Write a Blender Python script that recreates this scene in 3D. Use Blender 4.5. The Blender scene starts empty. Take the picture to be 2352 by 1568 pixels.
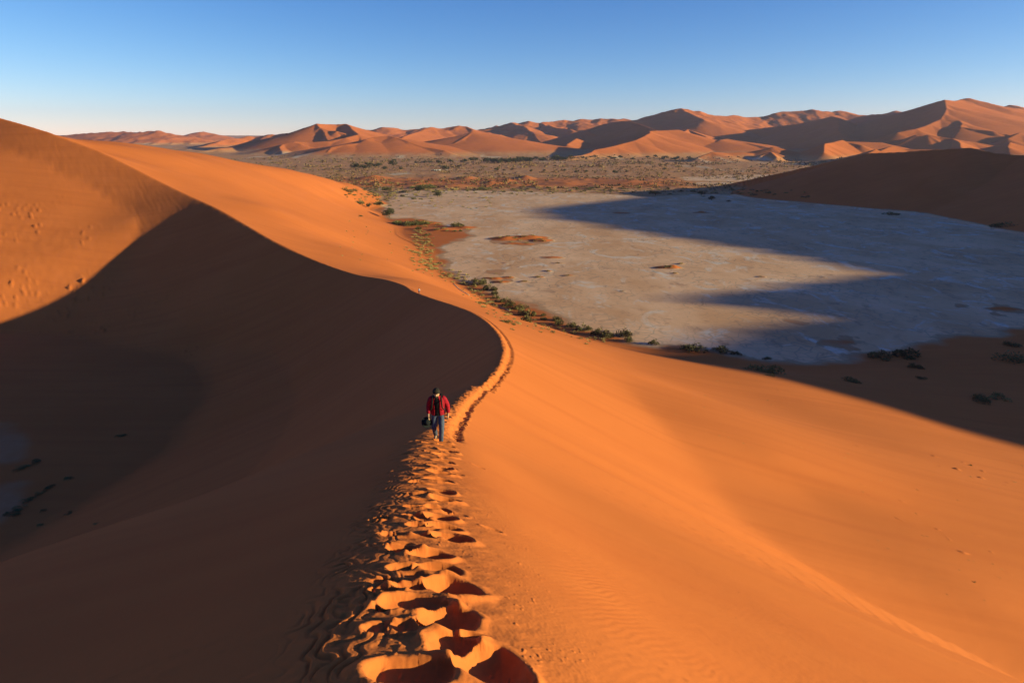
import bpy, math, random, os
import numpy as np
from math import radians as R_, sin, cos, pi
random.seed(7)
rng = np.random.default_rng(11)
Q = float(os.environ.get('DUNE_Q', '1'))        # >1 = coarser terrain for quick tests

# ------------------------------------------------------------------ camera, light, exposure
scene = bpy.context.scene
CAMZ = 80.0
PITCH = R_(16.55)
F = 1568.0                                       # focal length in pixels of a 2352 px wide frame
cam_d = bpy.data.cameras.new("camera"); cam = bpy.data.objects.new("camera", cam_d)
scene.collection.objects.link(cam); scene.camera = cam
cam_d.sensor_width = 36; cam_d.lens = 36 * F / 2352
cam_d.clip_start = 0.1; cam_d.clip_end = 60000
cam.location = (0, 0, CAMZ); cam.rotation_euler = (pi/2 - PITCH, 0, 0)

SUN_EL = R_(9.5); SUN_AZ = R_(-9)                # azimuth measured from +X towards +Y
SH = np.array([cos(SUN_AZ), sin(SUN_AZ)]); SQ = np.array([-sin(SUN_AZ), cos(SUN_AZ)])
TANE = math.tan(SUN_EL)
sun_d = bpy.data.lights.new("sun", 'SUN'); sun = bpy.data.objects.new("sun", sun_d)
scene.collection.objects.link(sun)
sun_d.energy = 5.0; sun_d.angle = R_(0.53); sun_d.color = (0.98, 1.0, 0.50)
from mathutils import Vector, Matrix
SV = Vector((cos(SUN_EL)*cos(SUN_AZ), cos(SUN_EL)*sin(SUN_AZ), sin(SUN_EL)))
sun.rotation_euler = SV.to_track_quat('Z', 'Y').to_euler()
world = bpy.data.worlds.new("World"); scene.world = world; world.use_nodes = True
wn = world.node_tree
bg = wn.nodes['Background']
sky = wn.nodes.new('ShaderNodeTexSky'); sky.sky_type = 'NISHITA'; sky.sun_disc = False
sky.sun_elevation = SUN_EL; sky.sun_rotation = pi/2 - SUN_AZ
sky.altitude = 600; sky.air_density = 0.75; sky.dust_density = 0.1; sky.ozone_density = 2.4
sep = wn.nodes.new('ShaderNodeSeparateColor'); com = wn.nodes.new('ShaderNodeCombineColor')
wn.links.new(sky.outputs[0], sep.inputs[0])
for i_, (pw, k_) in enumerate(((1.75, .76), (1.30, 1.12), (.95, 2.15))):       # film-like response of the sky colour
    a_ = wn.nodes.new('ShaderNodeMath'); a_.operation = 'POWER'; a_.inputs[1].default_value = pw; wn.links.new(sep.outputs[i_], a_.inputs[0])
    b_ = wn.nodes.new('ShaderNodeMath'); b_.operation = 'MULTIPLY'; b_.inputs[1].default_value = k_; wn.links.new(a_.outputs[0], b_.inputs[0])
    wn.links.new(b_.outputs[0], com.inputs[i_])
wn.links.new(com.outputs[0], bg.inputs[0]); bg.inputs[1].default_value = 0.05
scene.view_settings.view_transform = 'Standard'; scene.view_settings.look = 'None'
scene.view_settings.exposure = 0.86; scene.view_settings.gamma = 1
scene.view_settings.use_curve_mapping = False
scene.render.engine = 'CYCLES'
scene.cycles.max_bounces = 4; scene.cycles.diffuse_bounces = 1; scene.cycles.volume_bounces = 0

# ------------------------------------------------------------------ helpers
def link(o, parent=None):
    scene.collection.objects.link(o)
    if parent is not None: o.parent = parent
    return o
def tag(o, label=None, cat=None, group=None, kind=None):
    if label: o['label'] = label
    if cat: o['category'] = cat
    if group: o['group'] = group
    if kind: o['kind'] = kind
    return o
def ray(px, py):
    u = (px-1176)/F; v = (784-py)/F
    return u, cos(PITCH)+v*sin(PITCH), -sin(PITCH)+v*cos(PITCH)
def pt(px, py, Y):
    u, y, z = ray(px, py); s = Y/y
    return (u*s, Y, CAMZ+z*s)
def onplane(px, py, z0=0.0):
    u, y, z = ray(px, py); s = (z0-CAMZ)/z
    return (u*s, y*s)
def smooth(a, b, x):
    t = np.clip((x-a)/(b-a), 0, 1); return t*t*(3-2*t)
def smax(a, b, k): return .5*(a+b+np.sqrt((a-b)**2+k*k))

def perlin(x, y, seed=0):
    x = np.asarray(x, np.float64); y = np.asarray(y, np.float64)
    xi = np.floor(x); yi = np.floor(y); xf = (x-xi).astype(np.float32); yf = (y-yi).astype(np.float32)
    xi = xi.astype(np.int64); yi = yi.astype(np.int64)
    u = xf*xf*xf*(xf*(xf*6-15)+10); v = yf*yf*yf*(yf*(yf*6-15)+10)
    def g(ix, iy, dx, dy):
        h = (ix*374761393 + iy*668265263 + seed*2147483647) & 0xffffffff
        h = ((h ^ (h >> 13))*1274126177) & 0xffffffff
        h = h ^ (h >> 16)
        a = (h & 1023).astype(np.float32)*np.float32(2*pi/1024)
        return np.cos(a)*dx+np.sin(a)*dy
    a = g(xi, yi, xf, yf); b = g(xi+1, yi, xf-1, yf); c = g(xi, yi+1, xf, yf-1); d = g(xi+1, yi+1, xf-1, yf-1)
    return (a+(b-a)*u+((c+(d-c)*u)-(a+(b-a)*u))*v)*1.5
def fbm(x, y, seed=0, oct=4, gain=.5):
    s = 0; a = 1
    for i in range(oct):
        s = s+a*perlin(x*2**i, y*2**i, seed+i*17); a *= gain
    return s

# ------------------------------------------------------------------ the big dune: crest line
CR = [(1085, 1568, 3.05), (1052, 1400, None), (1030, 1250, None), (1018, 1120, None), (1012, 1015, None), (1024, 966, 28), (1058, 922, 36),
      (1104, 878, 47), (1142, 836, 59), (1156, 800, 70), (1148, 768, 84), (1122, 738, 104), (1085, 714, 130),
      (1030, 694, 164), (985, 680, 190), (952, 668, 204), (925, 652, 221), (885, 640, 237), (820, 629, 256), (760, 610, 273), (700, 586, 289),
      (620, 547, 311), (560, 512, 331), (500, 478, 351), (430, 446, 373), (360, 412, 391), (290, 376, 406), (215, 341, 420),
      (130, 309, 434), (60, 287, 446), (0, 270, 458), (-120, 238, 480), (-300, 205, 512), (-700, 190, 600)]
pts = []
def nearY(py):                                    # straight, steep part of the crest in front of the lens
    u, y, z = ray(1000, py); t = -z/y
    return 1.7/(t-.37)
for px, py, Y in CR:
    if Y is None: Y = nearY(py)
    pts.append(pt(px, py, Y))
pts = [(6, -900, 95), (3, -300, 104), (-1, -120, 100), (-.6, -60, 97), (-.2, -20, CAMZ+5.7), (0, -6, CAMZ+.52), (-.1, 0, CAMZ-1.7)] + pts
P = np.array(pts)
tt = P[:, 1]
def cubic(tt, vv, t):                             # monotone-ish hermite through the crest points
    d = np.diff(vv)/np.diff(tt); m = np.zeros(len(vv)); m[1:-1] = (d[1:]*np.diff(tt)[:-1]+d[:-1]*np.diff(tt)[1:])/(tt[2:]-tt[:-2]); m[0] = d[0]; m[-1] = d[-1]
    i = np.clip(np.searchsorted(tt, t)-1, 0, len(tt)-2); h = tt[i+1]-tt[i]; s = (t-tt[i])/h
    return ((2*s**3-3*s*s+1)*vv[i]+(s**3-2*s*s+s)*h*m[i]+(-2*s**3+3*s*s)*vv[i+1]+(s**3-s*s)*h*m[i+1])
sY = np.concatenate([np.linspace(-900, -20, 60), np.linspace(-19, 30, 200), np.linspace(30.5, 600, 620)])
cx = cubic(tt, P[:, 0], sY); cz = cubic(tt, P[:, 2], sY)
tx = np.gradient(cx, sY); tn = np.sqrt(1+tx*tx); NXl = -1/tn; NYl = tx/tn   # unit normal to the left of travel
crest_c = lambda y: np.interp(y, sY, cx)
crest_z = lambda y: np.interp(y, sY, cz)

# left profile (bench beside the camera, slip face further on)
dd = np.linspace(0, 400, 801)
BW = [(-900, 40), (-20, 22), (0, 18), (16, 13.5), (28, 8.5), (38, 4), (48, 1.0), (60, 0)]
def profL(d, sy):
    w = np.interp(sy, [b[0] for b in BW], [b[1] for b in BW])
    near = smooth(60, 40, sy)
    dp = np.maximum(d, 0)
    q_ = .25+.65*smooth(25, 18, sy)+.8*smooth(13, 6, sy)
    b = 0.25*(np.sqrt(dp*dp+q_*q_)-q_)*near                  # rounded, gently sloping top
    e = np.maximum(dp-w, 0)
    k = 1.2
    e = .5*((dp-w)+np.sqrt((dp-w)**2+k*k)) - .5*(-w+np.sqrt(w*w+k*k))
    wl_ = smooth(352, 380, sy)
    steep = .62-.12*wl_
    farw = smooth(340, 380, sy)
    L1 = 38-14*near+8*smooth(250, 290, sy)-24*wl_
    fall = steep*np.minimum(e, L1)+(.40-.02*near-.07*wl_)*np.maximum(e-L1, 0)
    ext = np.where(d < 0, .45*d*(1-near)+.10*d*near, 0)
    return b+fall+ext

# ---- right side: control points (pixel, pixel, forward distance)
RC = [(2352, 1500, 36), (2180, 1425, 37), (2000, 1350, 38.5), (1850, 1250, 42), (1700, 1150, 49), (1600, 1055, 58), (1500, 960, 71), (1410, 880, 86), (1330, 812, 106), (1230, 757, 150),
      (1600, 900, 130), (2352, 1000, 158), (2352, 1250, 56), (2352, 870, 215), (2000, 950, 148), (1850, 1150, 58),
      (1750, 850, 190), (2100, 1150, 66), (2200, 900, 193), (1450, 840, 150), (1900, 1000, 103),
      (620, 480, 400),
      (800, 560, 400), (700, 460, 560), (900, 600, 340), (560, 400, 560), (780, 470, 690), (950, 640, 260), (400, 355, 560)]
SIL = [(173, 326, 510), (248, 325, 545), (310, 330, 575), (348, 335, 595), (399, 344, 620), (449, 350, 650), (483, 356, 670), (512, 364, 690), (545, 370, 710), (598, 379, 745), (658, 388, 800), (708, 398, 850), (744, 408, 910), (792, 420, 1010)]
BASE = [(850, 426), (835, 445), (850, 480), (905, 520), (950, 560), (985, 600), (1020, 640), (1080, 675), (1130, 705), (1190, 735), (1280, 765), (1400, 792), (1500, 815), (1620, 838), (1800, 850), (2000, 835), (2180, 800), (2352, 775)]
W = [pt(*r) for r in RC]
W += [(*onplane(a, b, 1.0), 1.0) for a, b in BASE]
W += [pt(*q) for q in SIL]
for a, b, c_ in SIL:
    q = pt(a, b, c_+110); W.append((q[0], q[1], q[2]-13)); q = pt(a, b, c_-70); W.append((q[0], q[1], q[2]-2.5))
W += [(*onplane(a, b, 0), z_) for a, b, z_ in [(895, 436, -5), (930, 447, -6), (885, 458, -4), (900, 480, -5), (930, 505, -5), (960, 540, -4)]]
W += [(x, y, z) for x, y, z in [(20, 10, 61.5), (35, 20, 49), (120, 60, 24), (90, 0, 40), (250, 160, 3), (320, 40, 4), (60, -30, 62), (110, -100, 55), (300, -150, 20), (400, 300, 0), (5*60, 400, -5),
      (-420, 1000, 12), (-400, 1150, 0), (-330, 1350, -3), (-560, 760, 46), (-560, 560, 76), (-700, 800, 30), (-700, 1000, 0), (-900, 700, 50), (-600, 1300, -8),
      (200, 600, -6), (0, 900, -8), (300, 900, -10), (-100, 1300, -8), (0, 600, -5), (600, 500, -15), (600, 0, 0), (-1200, 900, 0), (0, 1800, -20), (-600, 1800, -25), (600, 1500, -25), (-150, 1050, -4), (-900, 1600, -25)]]
for i, y in enumerate(list(range(-20, 30, 4))+list(range(30, 600, 14))):
    W.append((float(crest_c(y)), y, float(crest_z(y))))
for y, s in [(0, .60), (8, .60), (-10, .55)]:
    d = 6
    xq = float(crest_c(y)); W.append((xq+d, y, float(crest_z(y))-s*d))
FT_ = np.array([pt(*q) for q in [(2352, 1500, 36), (2180, 1425, 37), (2000, 1350, 38.5), (1850, 1250, 42), (1700, 1150, 49), (1600, 1055, 58), (1500, 960, 71), (1410, 880, 86), (1330, 812, 106)]])
fs = (crest_z(FT_[:, 1])-FT_[:, 2])/(FT_[:, 0]-crest_c(FT_[:, 1]))
W = np.array(W, float)
def tps(r2):
    return r2*np.log(r2+1e-9)
SC = 100.
class TPS:
    def __init__(q, W, lam=1e-5):
        W = np.asarray(W, float); c2 = W[:, :2]/SC; n = len(W)
        K = tps(((c2[:, None]-c2[None])**2).sum(-1))+np.eye(n)*lam
        A = np.zeros((n+3, n+3)); A[:n, :n] = K; A[:n, n] = 1; A[:n, n+1:] = c2; A[n, :n] = 1; A[n+1:, :n] = c2.T
        q.w = np.linalg.solve(A, np.concatenate([W[:, 2], [0, 0, 0]])); q.c = c2; q.n = n
    def __call__(q, x, y):
        x = np.asarray(x, float).ravel()/SC; y = np.asarray(y, float).ravel()/SC
        o = q.w[q.n]+q.w[q.n+1]*x+q.w[q.n+2]*y
        for i in range(q.n): o = o+q.w[i]*tps((x-q.c[i, 0])**2+(y-q.c[i, 1])**2)
        return o
rbf = TPS(W)
apron = TPS([(a, b, c-1.2) for a, b, c in FT_]+[(a+15, b+2, c-4.6) for a, b, c in FT_[::3]]+[pt(*q) for q in [(1600, 900, 130), (2352, 1000, 158), (2352, 1250, 62), (2352, 870, 215), (2000, 950, 148), (1850, 1150, 64), (1750, 850, 190), (2100, 1150, 72), (2200, 900, 193), (1450, 840, 150), (1900, 1000, 103)]]
            +[(*onplane(a, b, 1.0), 1.0) for a, b in BASE[8:]]+[(55, 8, 44), (80, -50, 50), (120, 60, 24), (95, 5, 33), (250, 160, 3), (320, 40, 4), (120, -100, 46), (300, -150, 20), (400, 300, 0), (0, 600, -5), (600, 500, -15), (600, 0, 0), (200, 600, -6)], 2.5e-2)
res = cz-rbf(cx, sY)

# ---- coarse polar fields: L (left sheet), Rr (right sheet), sd (signed distance, left positive), cs (crest y of nearest point)
daz = R_(.5); dlr = .02
caz = np.arange(-pi, pi+daz*1.5, daz); clr = np.arange(math.log(.35), math.log(16000), dlr)
GA, GL = np.meshgrid(caz, clr); GX = (np.exp(GL)*np.sin(GA)).ravel(); GY = (np.exp(GL)*np.cos(GA)).ravel()
sd = np.full(GX.shape, 5000.); cs = np.full(GX.shape, 600.)
m = np.where((np.hypot(GX, GY) < 3000))[0]
for ch in np.array_split(m, 60):
    d2 = (GX[ch, None]-cx[None])**2+(GY[ch, None]-sY[None])**2
    j = d2.argmin(1)
    # refine on the two neighbouring segments
    best = np.full(len(ch), 1e18); bt = np.zeros(len(ch)); bs = np.zeros(len(ch))
    for o in (-1, 0):
        a = np.clip(j+o, 0, len(cx)-2)
        ax, ay = cx[a], sY[a]; bx, by = cx[a+1]-ax, sY[a+1]-ay
        t = np.clip(((GX[ch]-ax)*bx+(GY[ch]-ay)*by)/(bx*bx+by*by), 0, 1)
        ex = GX[ch]-ax-t*bx; ey = GY[ch]-ay-t*by; q = ex*ex+ey*ey
        s = np.sign(bx*ey-by*ex); k = q < best
        best[k] = q[k]; bt[k] = (ay+t*by)[k]; bs[k] = s[k]
    sd[ch] = np.sqrt(best)*bs; cs[ch] = bt
zc_ = crest_z(cs)
Lf = zc_-profL(sd, cs)
Lf[np.hypot(GX, GY) > 1500] = -60
Rf = rbf(GX, GY)+np.interp(cs, sY, res)*np.exp(-np.abs(sd)/8)
# steep straight flank down to a crisp foot line beside the near crest
fsl = np.interp(cs, FT_[:, 1], fs)*1.09
Nn = zc_-fsl*np.maximum(-sd, 0)
wN = smooth(135, 95, cs)*(sd < 0)
Ap = apron(GX, GY)
Rn = smax(Nn, Ap, .5)-.25*np.exp(-np.abs(sd)/4)*0
Rf = Rf*(1-wN)+wN*Rn
far = smooth(1500, 2200, np.hypot(GX, GY)); Rf = Rf*(1-far)-60*far
shp = GA.shape
Lf = Lf.reshape(shp); Rf = Rf.reshape(shp); sdf = np.clip(sd, -4000, 4000).reshape(shp); csf = cs.reshape(shp)
# soften the valley lines of the left sheet a little (medial axis)
def blur(f, k):
    for _ in range(k):
        f = np.concatenate([f[:1], (f[:-2]+2*f[1:-1]+f[2:])/4, f[-1:]])
        f = np.concatenate([f[:, :1], (f[:, :-2]+2*f[:, 1:-1]+f[:, 2:])/4, f[:, -1:]], 1)
    return f
bm = smooth(25, 60, sdf)
Lf = Lf*(1-bm)+blur(Lf, 6)*bm

def wts(q, q0, dq, n):
    t = (q-q0)/dq; i = np.clip(np.floor(t).astype(int), 1, n-3); f = t-i
    w = np.stack([-.5*f+f*f-.5*f**3, 1-2.5*f*f+1.5*f**3, .5*f+2*f*f-1.5*f**3, -.5*f*f+.5*f**3])
    return i, w
def up(field, az, lr):
    i, w = wts(np.clip(lr, clr[2], clr[-4]), clr[0], dlr, len(clr)); a = sum(field[i+k-1]*w[k][:, None] for k in range(4))
    j, v = wts(az, caz[0], daz, len(caz)); return sum(a[:, j+k-1]*v[k][None] for k in range(4))

# ------------------------------------------------------------------ other dunes as ridge polylines
class Ridges:
    """max over ridge segments of crest height minus a profile of the distance"""
    def __init__(s): s.seg = []
    def add(s, pts, sl, sr, conc=0.0):
        for a, b in zip(pts[:-1], pts[1:]): s.seg.append((a, b, sl, sr, conc))
    def height(s, X, Y, base=-1e3):
        H = np.full(X.shape, float(base)); xf = X.ravel(); yf = Y.ravel(); Hf = H.ravel()
        for (a, b, sl, sr, conc) in s.seg:
            zm = max(a[2], b[2]); reach = (zm+30)/min(sl, sr)*(1.6 if conc else 1)
            k = np.where((xf > min(a[0], b[0])-reach) & (xf < max(a[0], b[0])+reach) & (yf > min(a[1], b[1])-reach) & (yf < max(a[1], b[1])+reach))[0]
            if not len(k): continue
            bx, by = b[0]-a[0], b[1]-a[1]; L2 = bx*bx+by*by+1e-9
            x = xf[k]-a[0]; y = yf[k]-a[1]
            t = np.clip((x*bx+y*by)/L2, 0, 1); d = np.hypot(x-t*bx, y-t*by)
            left = (bx*y-by*x) > 0
            sl_ = np.where(left, sl, sr)
            h = a[2]+(b[2]-a[2])*t
            if conc: p = sl_*d*(1-conc*d/(d+90.0))
            else: p = sl_*d
            Hf[k] = np.maximum(Hf[k], h-p)
        return Hf.reshape(X.shape)

# shaded dune at the right, partly in frame (crest runs away from the camera); points go from far to near
RD = Ridges()
rd = [pt(1800, 433, 1125), pt(1900, 385, 1050), pt(1990, 351, 1010), pt(2080, 348, 970), pt(2230, 340, 915), pt(2290, 352, 890), pt(2352, 357, 870)]
rd += [(648, 800, 64), (655, 720, 68), (640, 620, 66), (590, 520, 50), (520, 430, 24), (450, 360, 0)]
rd = [(x, y, z) for x, y, z in rd]
RD.add(rd, .30, .40, .25)

# high dune ridge beyond the right frame edge, which throws the long shadows on to the pan
SB = [(1520, 815, 0), (1465, 782, 0), (1620, 757, 0), (1760, 738, 0), (1820, 722, 0), (1700, 703, 0),
      (1560, 692, 0), (1440, 685, 0), (1600, 670, 0), (1760, 652, 0), (1900, 638, 0), (1955, 627, 0), (1880, 608, 0), (1700, 574, 0), (1500, 543, 0), (1350, 518, 0), (1235, 499, 0), (1190, 486, 0),
      (1300, 468, 0), (1500, 447, 0), (1700, 438, 0)]
UR = 950.
rl = []
for px, py, zz in SB:
    if zz > 0:
        ys = np.linspace(60, 300, 400); q = np.array([pt(px, py, yq) for yq in ys]); sur = np.maximum(apron(q[:, 0], q[:, 1]), 0.)
        zz = float(q[np.argmax(sur > q[:, 2]), 2])
    x, y = onplane(px, py, zz); u = x*SH[0]+y*SH[1]; v = x*SQ[0]+y*SQ[1]
    h = zz+(UR-u)*TANE; rl.append((v, h))
rl.sort()
rl = [(-700, 80), (-200, 108), (100, 116), (160, 126), (181, 146), (188, 160), (196, 173), (206, 178), (232, 172)]+rl+[(1260, 55), (1500, 20)]
RR = Ridges()
rr = [(UR*SH[0]+v*SQ[0], UR*SH[1]+v*SQ[1], h) for v, h in rl][::-1]
RR.add(rr, .50, .75)

def zt(o, s=.24): return lambda zx, zy, Y: pt(o[0]+s*zx, o[1]+s*zy, Y)
z1 = zt((94.1, 254)); z2 = zt((564.5, 254)); z3 = zt((1034.9, 225.8)); z4 = zt((1411.2, 225.8)); z5 = zt((1787.5, 207))
FD = Ridges()
def far(fn, pts, sl, sr, conc=.35):
    FD.add([fn(*p) for p in pts], sl, sr, conc)
# points run left -> right: "left of travel" is the far side, right of travel the near side
far(z1, [(-200, 300, 7000), (150, 240, 7000), (360, 210, 7000), (600, 201, 7000), (800, 194, 7000), (940, 200, 6950), (1000, 211, 6800), (1055, 184, 6700), (1110, 184, 6700), (1230, 206, 6700), (1330, 235, 6800), (1420, 258, 6900), (1700, 290, 7000)], .3, .28)
far(z1, [(1390, 245, 8600), (1480, 218, 8600), (1555, 196, 8500), (1640, 212, 8500), (1740, 232, 8500), (1830, 258, 8500)], .3, .3)
far(z1, [(1380, 375, 4300), (1560, 335, 4600), (1750, 275, 5200), (1900, 253, 5600), (2050, 240, 5700), (2200, 222, 5700), (2330, 215, 5700), (2420, 222, 5600), (2600, 260, 5600)], .3, .33)
far(z1, [(1500, 395, 3700), (1700, 360, 3800), (1850, 350, 4100), (2000, 290, 4500), (2300, 242, 4700), (2380, 248, 4700)], .35, .3)
far(z2, [(360, 240, 4700), (400, 218, 4600), (530, 175, 4450), (600, 150, 4400), (675, 121, 4300), (770, 128, 4400), (860, 130, 4450), (960, 125, 4450), (1050, 158, 4450), (1130, 188, 4500), (1260, 222, 4550)], .5, .42)
far(z2, [(675, 121, 4300), (700, 160, 4200), (800, 192, 4150), (870, 192, 4100)], .33, .5)
far(z2, [(960, 125, 4450), (1010, 165, 4250), (1045, 200, 4100), (1075, 224, 3950), (960, 256, 3850), (800, 290, 3780), (600, 302, 3740), (470, 292, 3720)], .34, .5, .3)
far(z2, [(330, 372, 3300), (318, 345, 3400), (345, 318, 3480), (420, 300, 3520), (520, 312, 3500)], .5, .3)
far(z2, [(780, 385, 3000), (810, 350, 3080), (960, 322, 3150), (1100, 305, 3230), (1155, 273, 3300), (1210, 255, 3380), (1370, 236, 3450), (1430, 252, 3400), (1560, 295, 3300), (1720, 345, 3200), (1900, 380, 3100)], .4, .25, .4)
far(z2, [(1060, 180, 6500), (1200, 176, 6500), (1330, 158, 6400), (1430, 165, 6500), (1550, 178, 6500), (1700, 160, 6500), (1780, 152, 6500)], .3, .3)
far(z2, [(1460, 275, 4350), (1510, 245, 4500), (1600, 215, 4800), (1690, 180, 5100), (1790, 149, 5300), (1850, 155, 5350), (1950, 150, 5400), (2040, 142, 5400), (2110, 150, 5400), (2180, 175, 5300), (2260, 190, 5400)], .4, .33)
far(z3, [(-60, 450, 3450), (20, 432, 3500), (100, 388, 3620), (170, 350, 3750), (215, 318, 3850), (270, 320, 3880), (400, 352, 3850), (560, 382, 3800), (780, 425, 3750)], .45, .25, .4)
far(z3, [(240, 300, 6000), (350, 292, 6000), (520, 262, 6100), (585, 231, 6200), (640, 231, 6300), (750, 212, 6300), (860, 231, 6300), (960, 213, 6400), (1100, 210, 6500), (1220, 205, 6500), (1252, 187, 6500), (1290, 190, 6500), (1330, 196, 6500), (1420, 187, 6500), (1500, 190, 6500), (1560, 185, 6500), (1680, 190, 6500), (1740, 210, 6500)], .3, .3)
far(z3, [(350, 292, 9000), (440, 260, 9000), (500, 280, 9000)], .3, .3)
far(z3, [(860, 231, 6300), (960, 262, 5900), (1080, 285, 5600), (1180, 305, 5400)], .3, .45)
far(z3, [(585, 231, 6200), (700, 270, 5700), (760, 300, 5400)], .3, .4)
# crescent dune in the middle
far(z3, [(1120, 556, 2750), (1250, 540, 2800), (1345, 512, 2900), (1380, 490, 2960), (1560, 450, 3080), (1740, 402, 3220), (1860, 358, 3360), (1912, 325, 3500), (1905, 311, 3620)], .62, .33, .3)
far(z3, [(1905, 311, 3620), (2050, 305, 3700), (2180, 298, 3750), (2260, 330, 3700), (2352, 372, 3650)], .4, .33, .3)
far(z3, [(1980, 304, 3900), (1900, 275, 4050), (1800, 240, 4250), (1730, 222, 4400), (1640, 214, 4500), (1540, 228, 4600), (1450, 246, 4600), (1380, 268, 4550), (1312, 294, 4500), (1335, 322, 4350), (1400, 345, 4250)], .38, .5, .3)
far(z3, [(1115, 436, 3900), (1198, 380, 4050), (1290, 430, 4000)], .5, .4)
# high back range
far(z4, [(150, 215, 5900), (200, 200, 5900), (360, 153, 5700), (500, 130, 5600), (640, 95, 5500), (700, 105, 5500), (740, 120, 5500), (800, 122, 5500), (930, 152, 5600), (1050, 160, 5700), (1180, 168, 5800), (1430, 172, 6000), (1520, 150, 6000), (1600, 125, 6000), (1690, 115, 6000), (1800, 110, 6000), (1890, 100, 6000), (1980, 120, 6000), (2080, 125, 6000), (2170, 115, 6000), (2300, 140, 6000), (2420, 160, 6000), (2600, 190, 6000)], .35, .33, .3)
far(z4, [(640, 95, 5500), (760, 150, 5100), (860, 205, 4800)], .36, .36)
far(z4, [(360, 153, 5700), (440, 205, 5300), (560, 260, 4900)], .32, .36)
far(z4, [(660, 318, 4200), (700, 292, 4350), (790, 330, 4200), (880, 365, 4100)], .45, .4)
far(z4, [(1000, 395, 3600), (1080, 385, 3700), (1250, 420, 3600), (1440, 460, 3400), (1700, 500, 3200)], .4, .2)
# long dark flank and its lit facet
far(z4, [(955, 338, 4700), (1150, 315, 4700), (1500, 275, 4600), (1800, 232, 4450), (1980, 193, 4330), (2080, 168, 4250), (2130, 182, 4150), (2150, 230, 3980), (2155, 300, 3800), (2185, 336, 3700)], .4, .42, .2)
far(z4, [(800, 566, 2560), (880, 535, 2620), (936, 511, 2660), (1050, 518, 2700), (1200, 514, 2720), (1340, 520, 2740), (1430, 485, 2780), (1500, 461, 2800), (1530, 464, 2800), (1600, 495, 2760), (1740, 532, 2700)], .42, .26, .3)
far(z4, [(1400, 545, 2600), (1460, 530, 2620), (1505, 509, 2650), (1530, 530, 2600), (1560, 560, 2540)], .5, .35)
# star dune at the right
far(z5, [(810, 242, 5400), (960, 225, 5200), (1120, 214, 5000), (1200, 210, 4900), (1290, 190, 4700), (1400, 150, 4400), (1500, 115, 4200), (1588, 91, 4000), (1690, 98, 4150), (1760, 76, 4300), (1840, 71, 4300), (1920, 104, 4350), (2040, 120, 4400), (2160, 150, 4450), (2300, 180, 4450), (2420, 200, 4450), (2800, 230, 4500)], .45, .36, .2)
far(z5, [(2120, 160, 5200), (2205, 137, 5200), (2300, 172, 5200)], .3, .3)
far(z5, [(1060, 215, 6200), (1130, 192, 6200), (1210, 212, 6200)], .3, .3)
far(z5, [(1588, 91, 4000), (1600, 130, 3850), (1618, 172, 3720), (1595, 225, 3600), (1560, 275, 3500), (1640, 285, 3470), (1740, 287, 3450), (1752, 312, 3380), (1732, 345, 3300), (1860, 368, 3240), (2050, 392, 3180)], .30, .45, .2)
far(z5, [(1560, 275, 3500), (1440, 320, 3400), (1320, 365, 3300), (1150, 400, 3250)], .4, .45)
far(z5, [(1930, 357, 3600), (2100, 356, 3650), (2352, 325, 3700), (2600, 300, 3700)], .4, .35)
far(z5, [(425, 590, 2560), (432, 545, 2640), (448, 508, 2720), (520, 500, 2800), (620, 474, 2880), (680, 497, 2860), (800, 520, 2820)], .42, .42, .2)
far(z5, [(660, 486, 3050), (990, 497, 3050)], .3, .3)
far(z5, [(980, 572, 2300), (1105, 530, 2400), (1200, 560, 2380), (1600, 566, 2350)], .4, .35)
far(z5, [(820, 625, 2150), (870, 598, 2180), (925, 562, 2250), (985, 590, 2250)], .4, .35)
far(z5, [(1325, 422, 3100), (1370, 440, 3080), (1445, 422, 3080), (1560, 440, 3060), (1680, 462, 3020), (1730, 505, 2900), (1745, 550, 2780), (1900, 556, 2700)], .36, .45, .2)
far(z5, [(1680, 460, 3020), (1850, 490, 3000), (2070, 525, 2950)], .4, .3)
far(z5, [(2200, 462, 3000), (2290, 404, 3100), (2352, 430, 3100), (2500, 470, 3100)], .42, .35)
far(z5, [(2215, 540, 2700), (2222, 494, 2780), (2352, 532, 2760), (2600, 560, 2700)], .42, .35)

# ------------------------------------------------------------------ masks on the flat ground
def poly(pp, z0=0): return np.array([onplane(a, b, z0) for a, b in pp])
PAN = poly([(884, 472), (896, 492), (900, 506), (950, 498), (1010, 512), (1090, 540), (1030, 560), (1018, 590), (1050, 625), (1085, 645), (1120, 662), (1165, 682), (1230, 706), (1300, 736), (1400, 767), (1500, 790), (1600, 802), (1680, 815),
            (1780, 824), (1850, 836), (1950, 826), (2010, 802), (2080, 791), (2180, 776), (2250, 771), (2352, 758), (2700, 735), (2900, 560), (2352, 520), (2250, 505), (2100, 490), (1950, 466), (1850, 450), (1800, 448),
            (1740, 449), (1600, 446), (1500, 452), (1350, 444), (1200, 440), (1050, 438), (950, 438), (912, 446)])
STRIP = poly([(1560, 407), (1700, 402), (1990, 398), (1900, 416), (1700, 417), (1580, 415)])
STRIP2 = poly([(1590, 418), (1700, 419), (1720, 427), (1640, 430), (1600, 424)])
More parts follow.
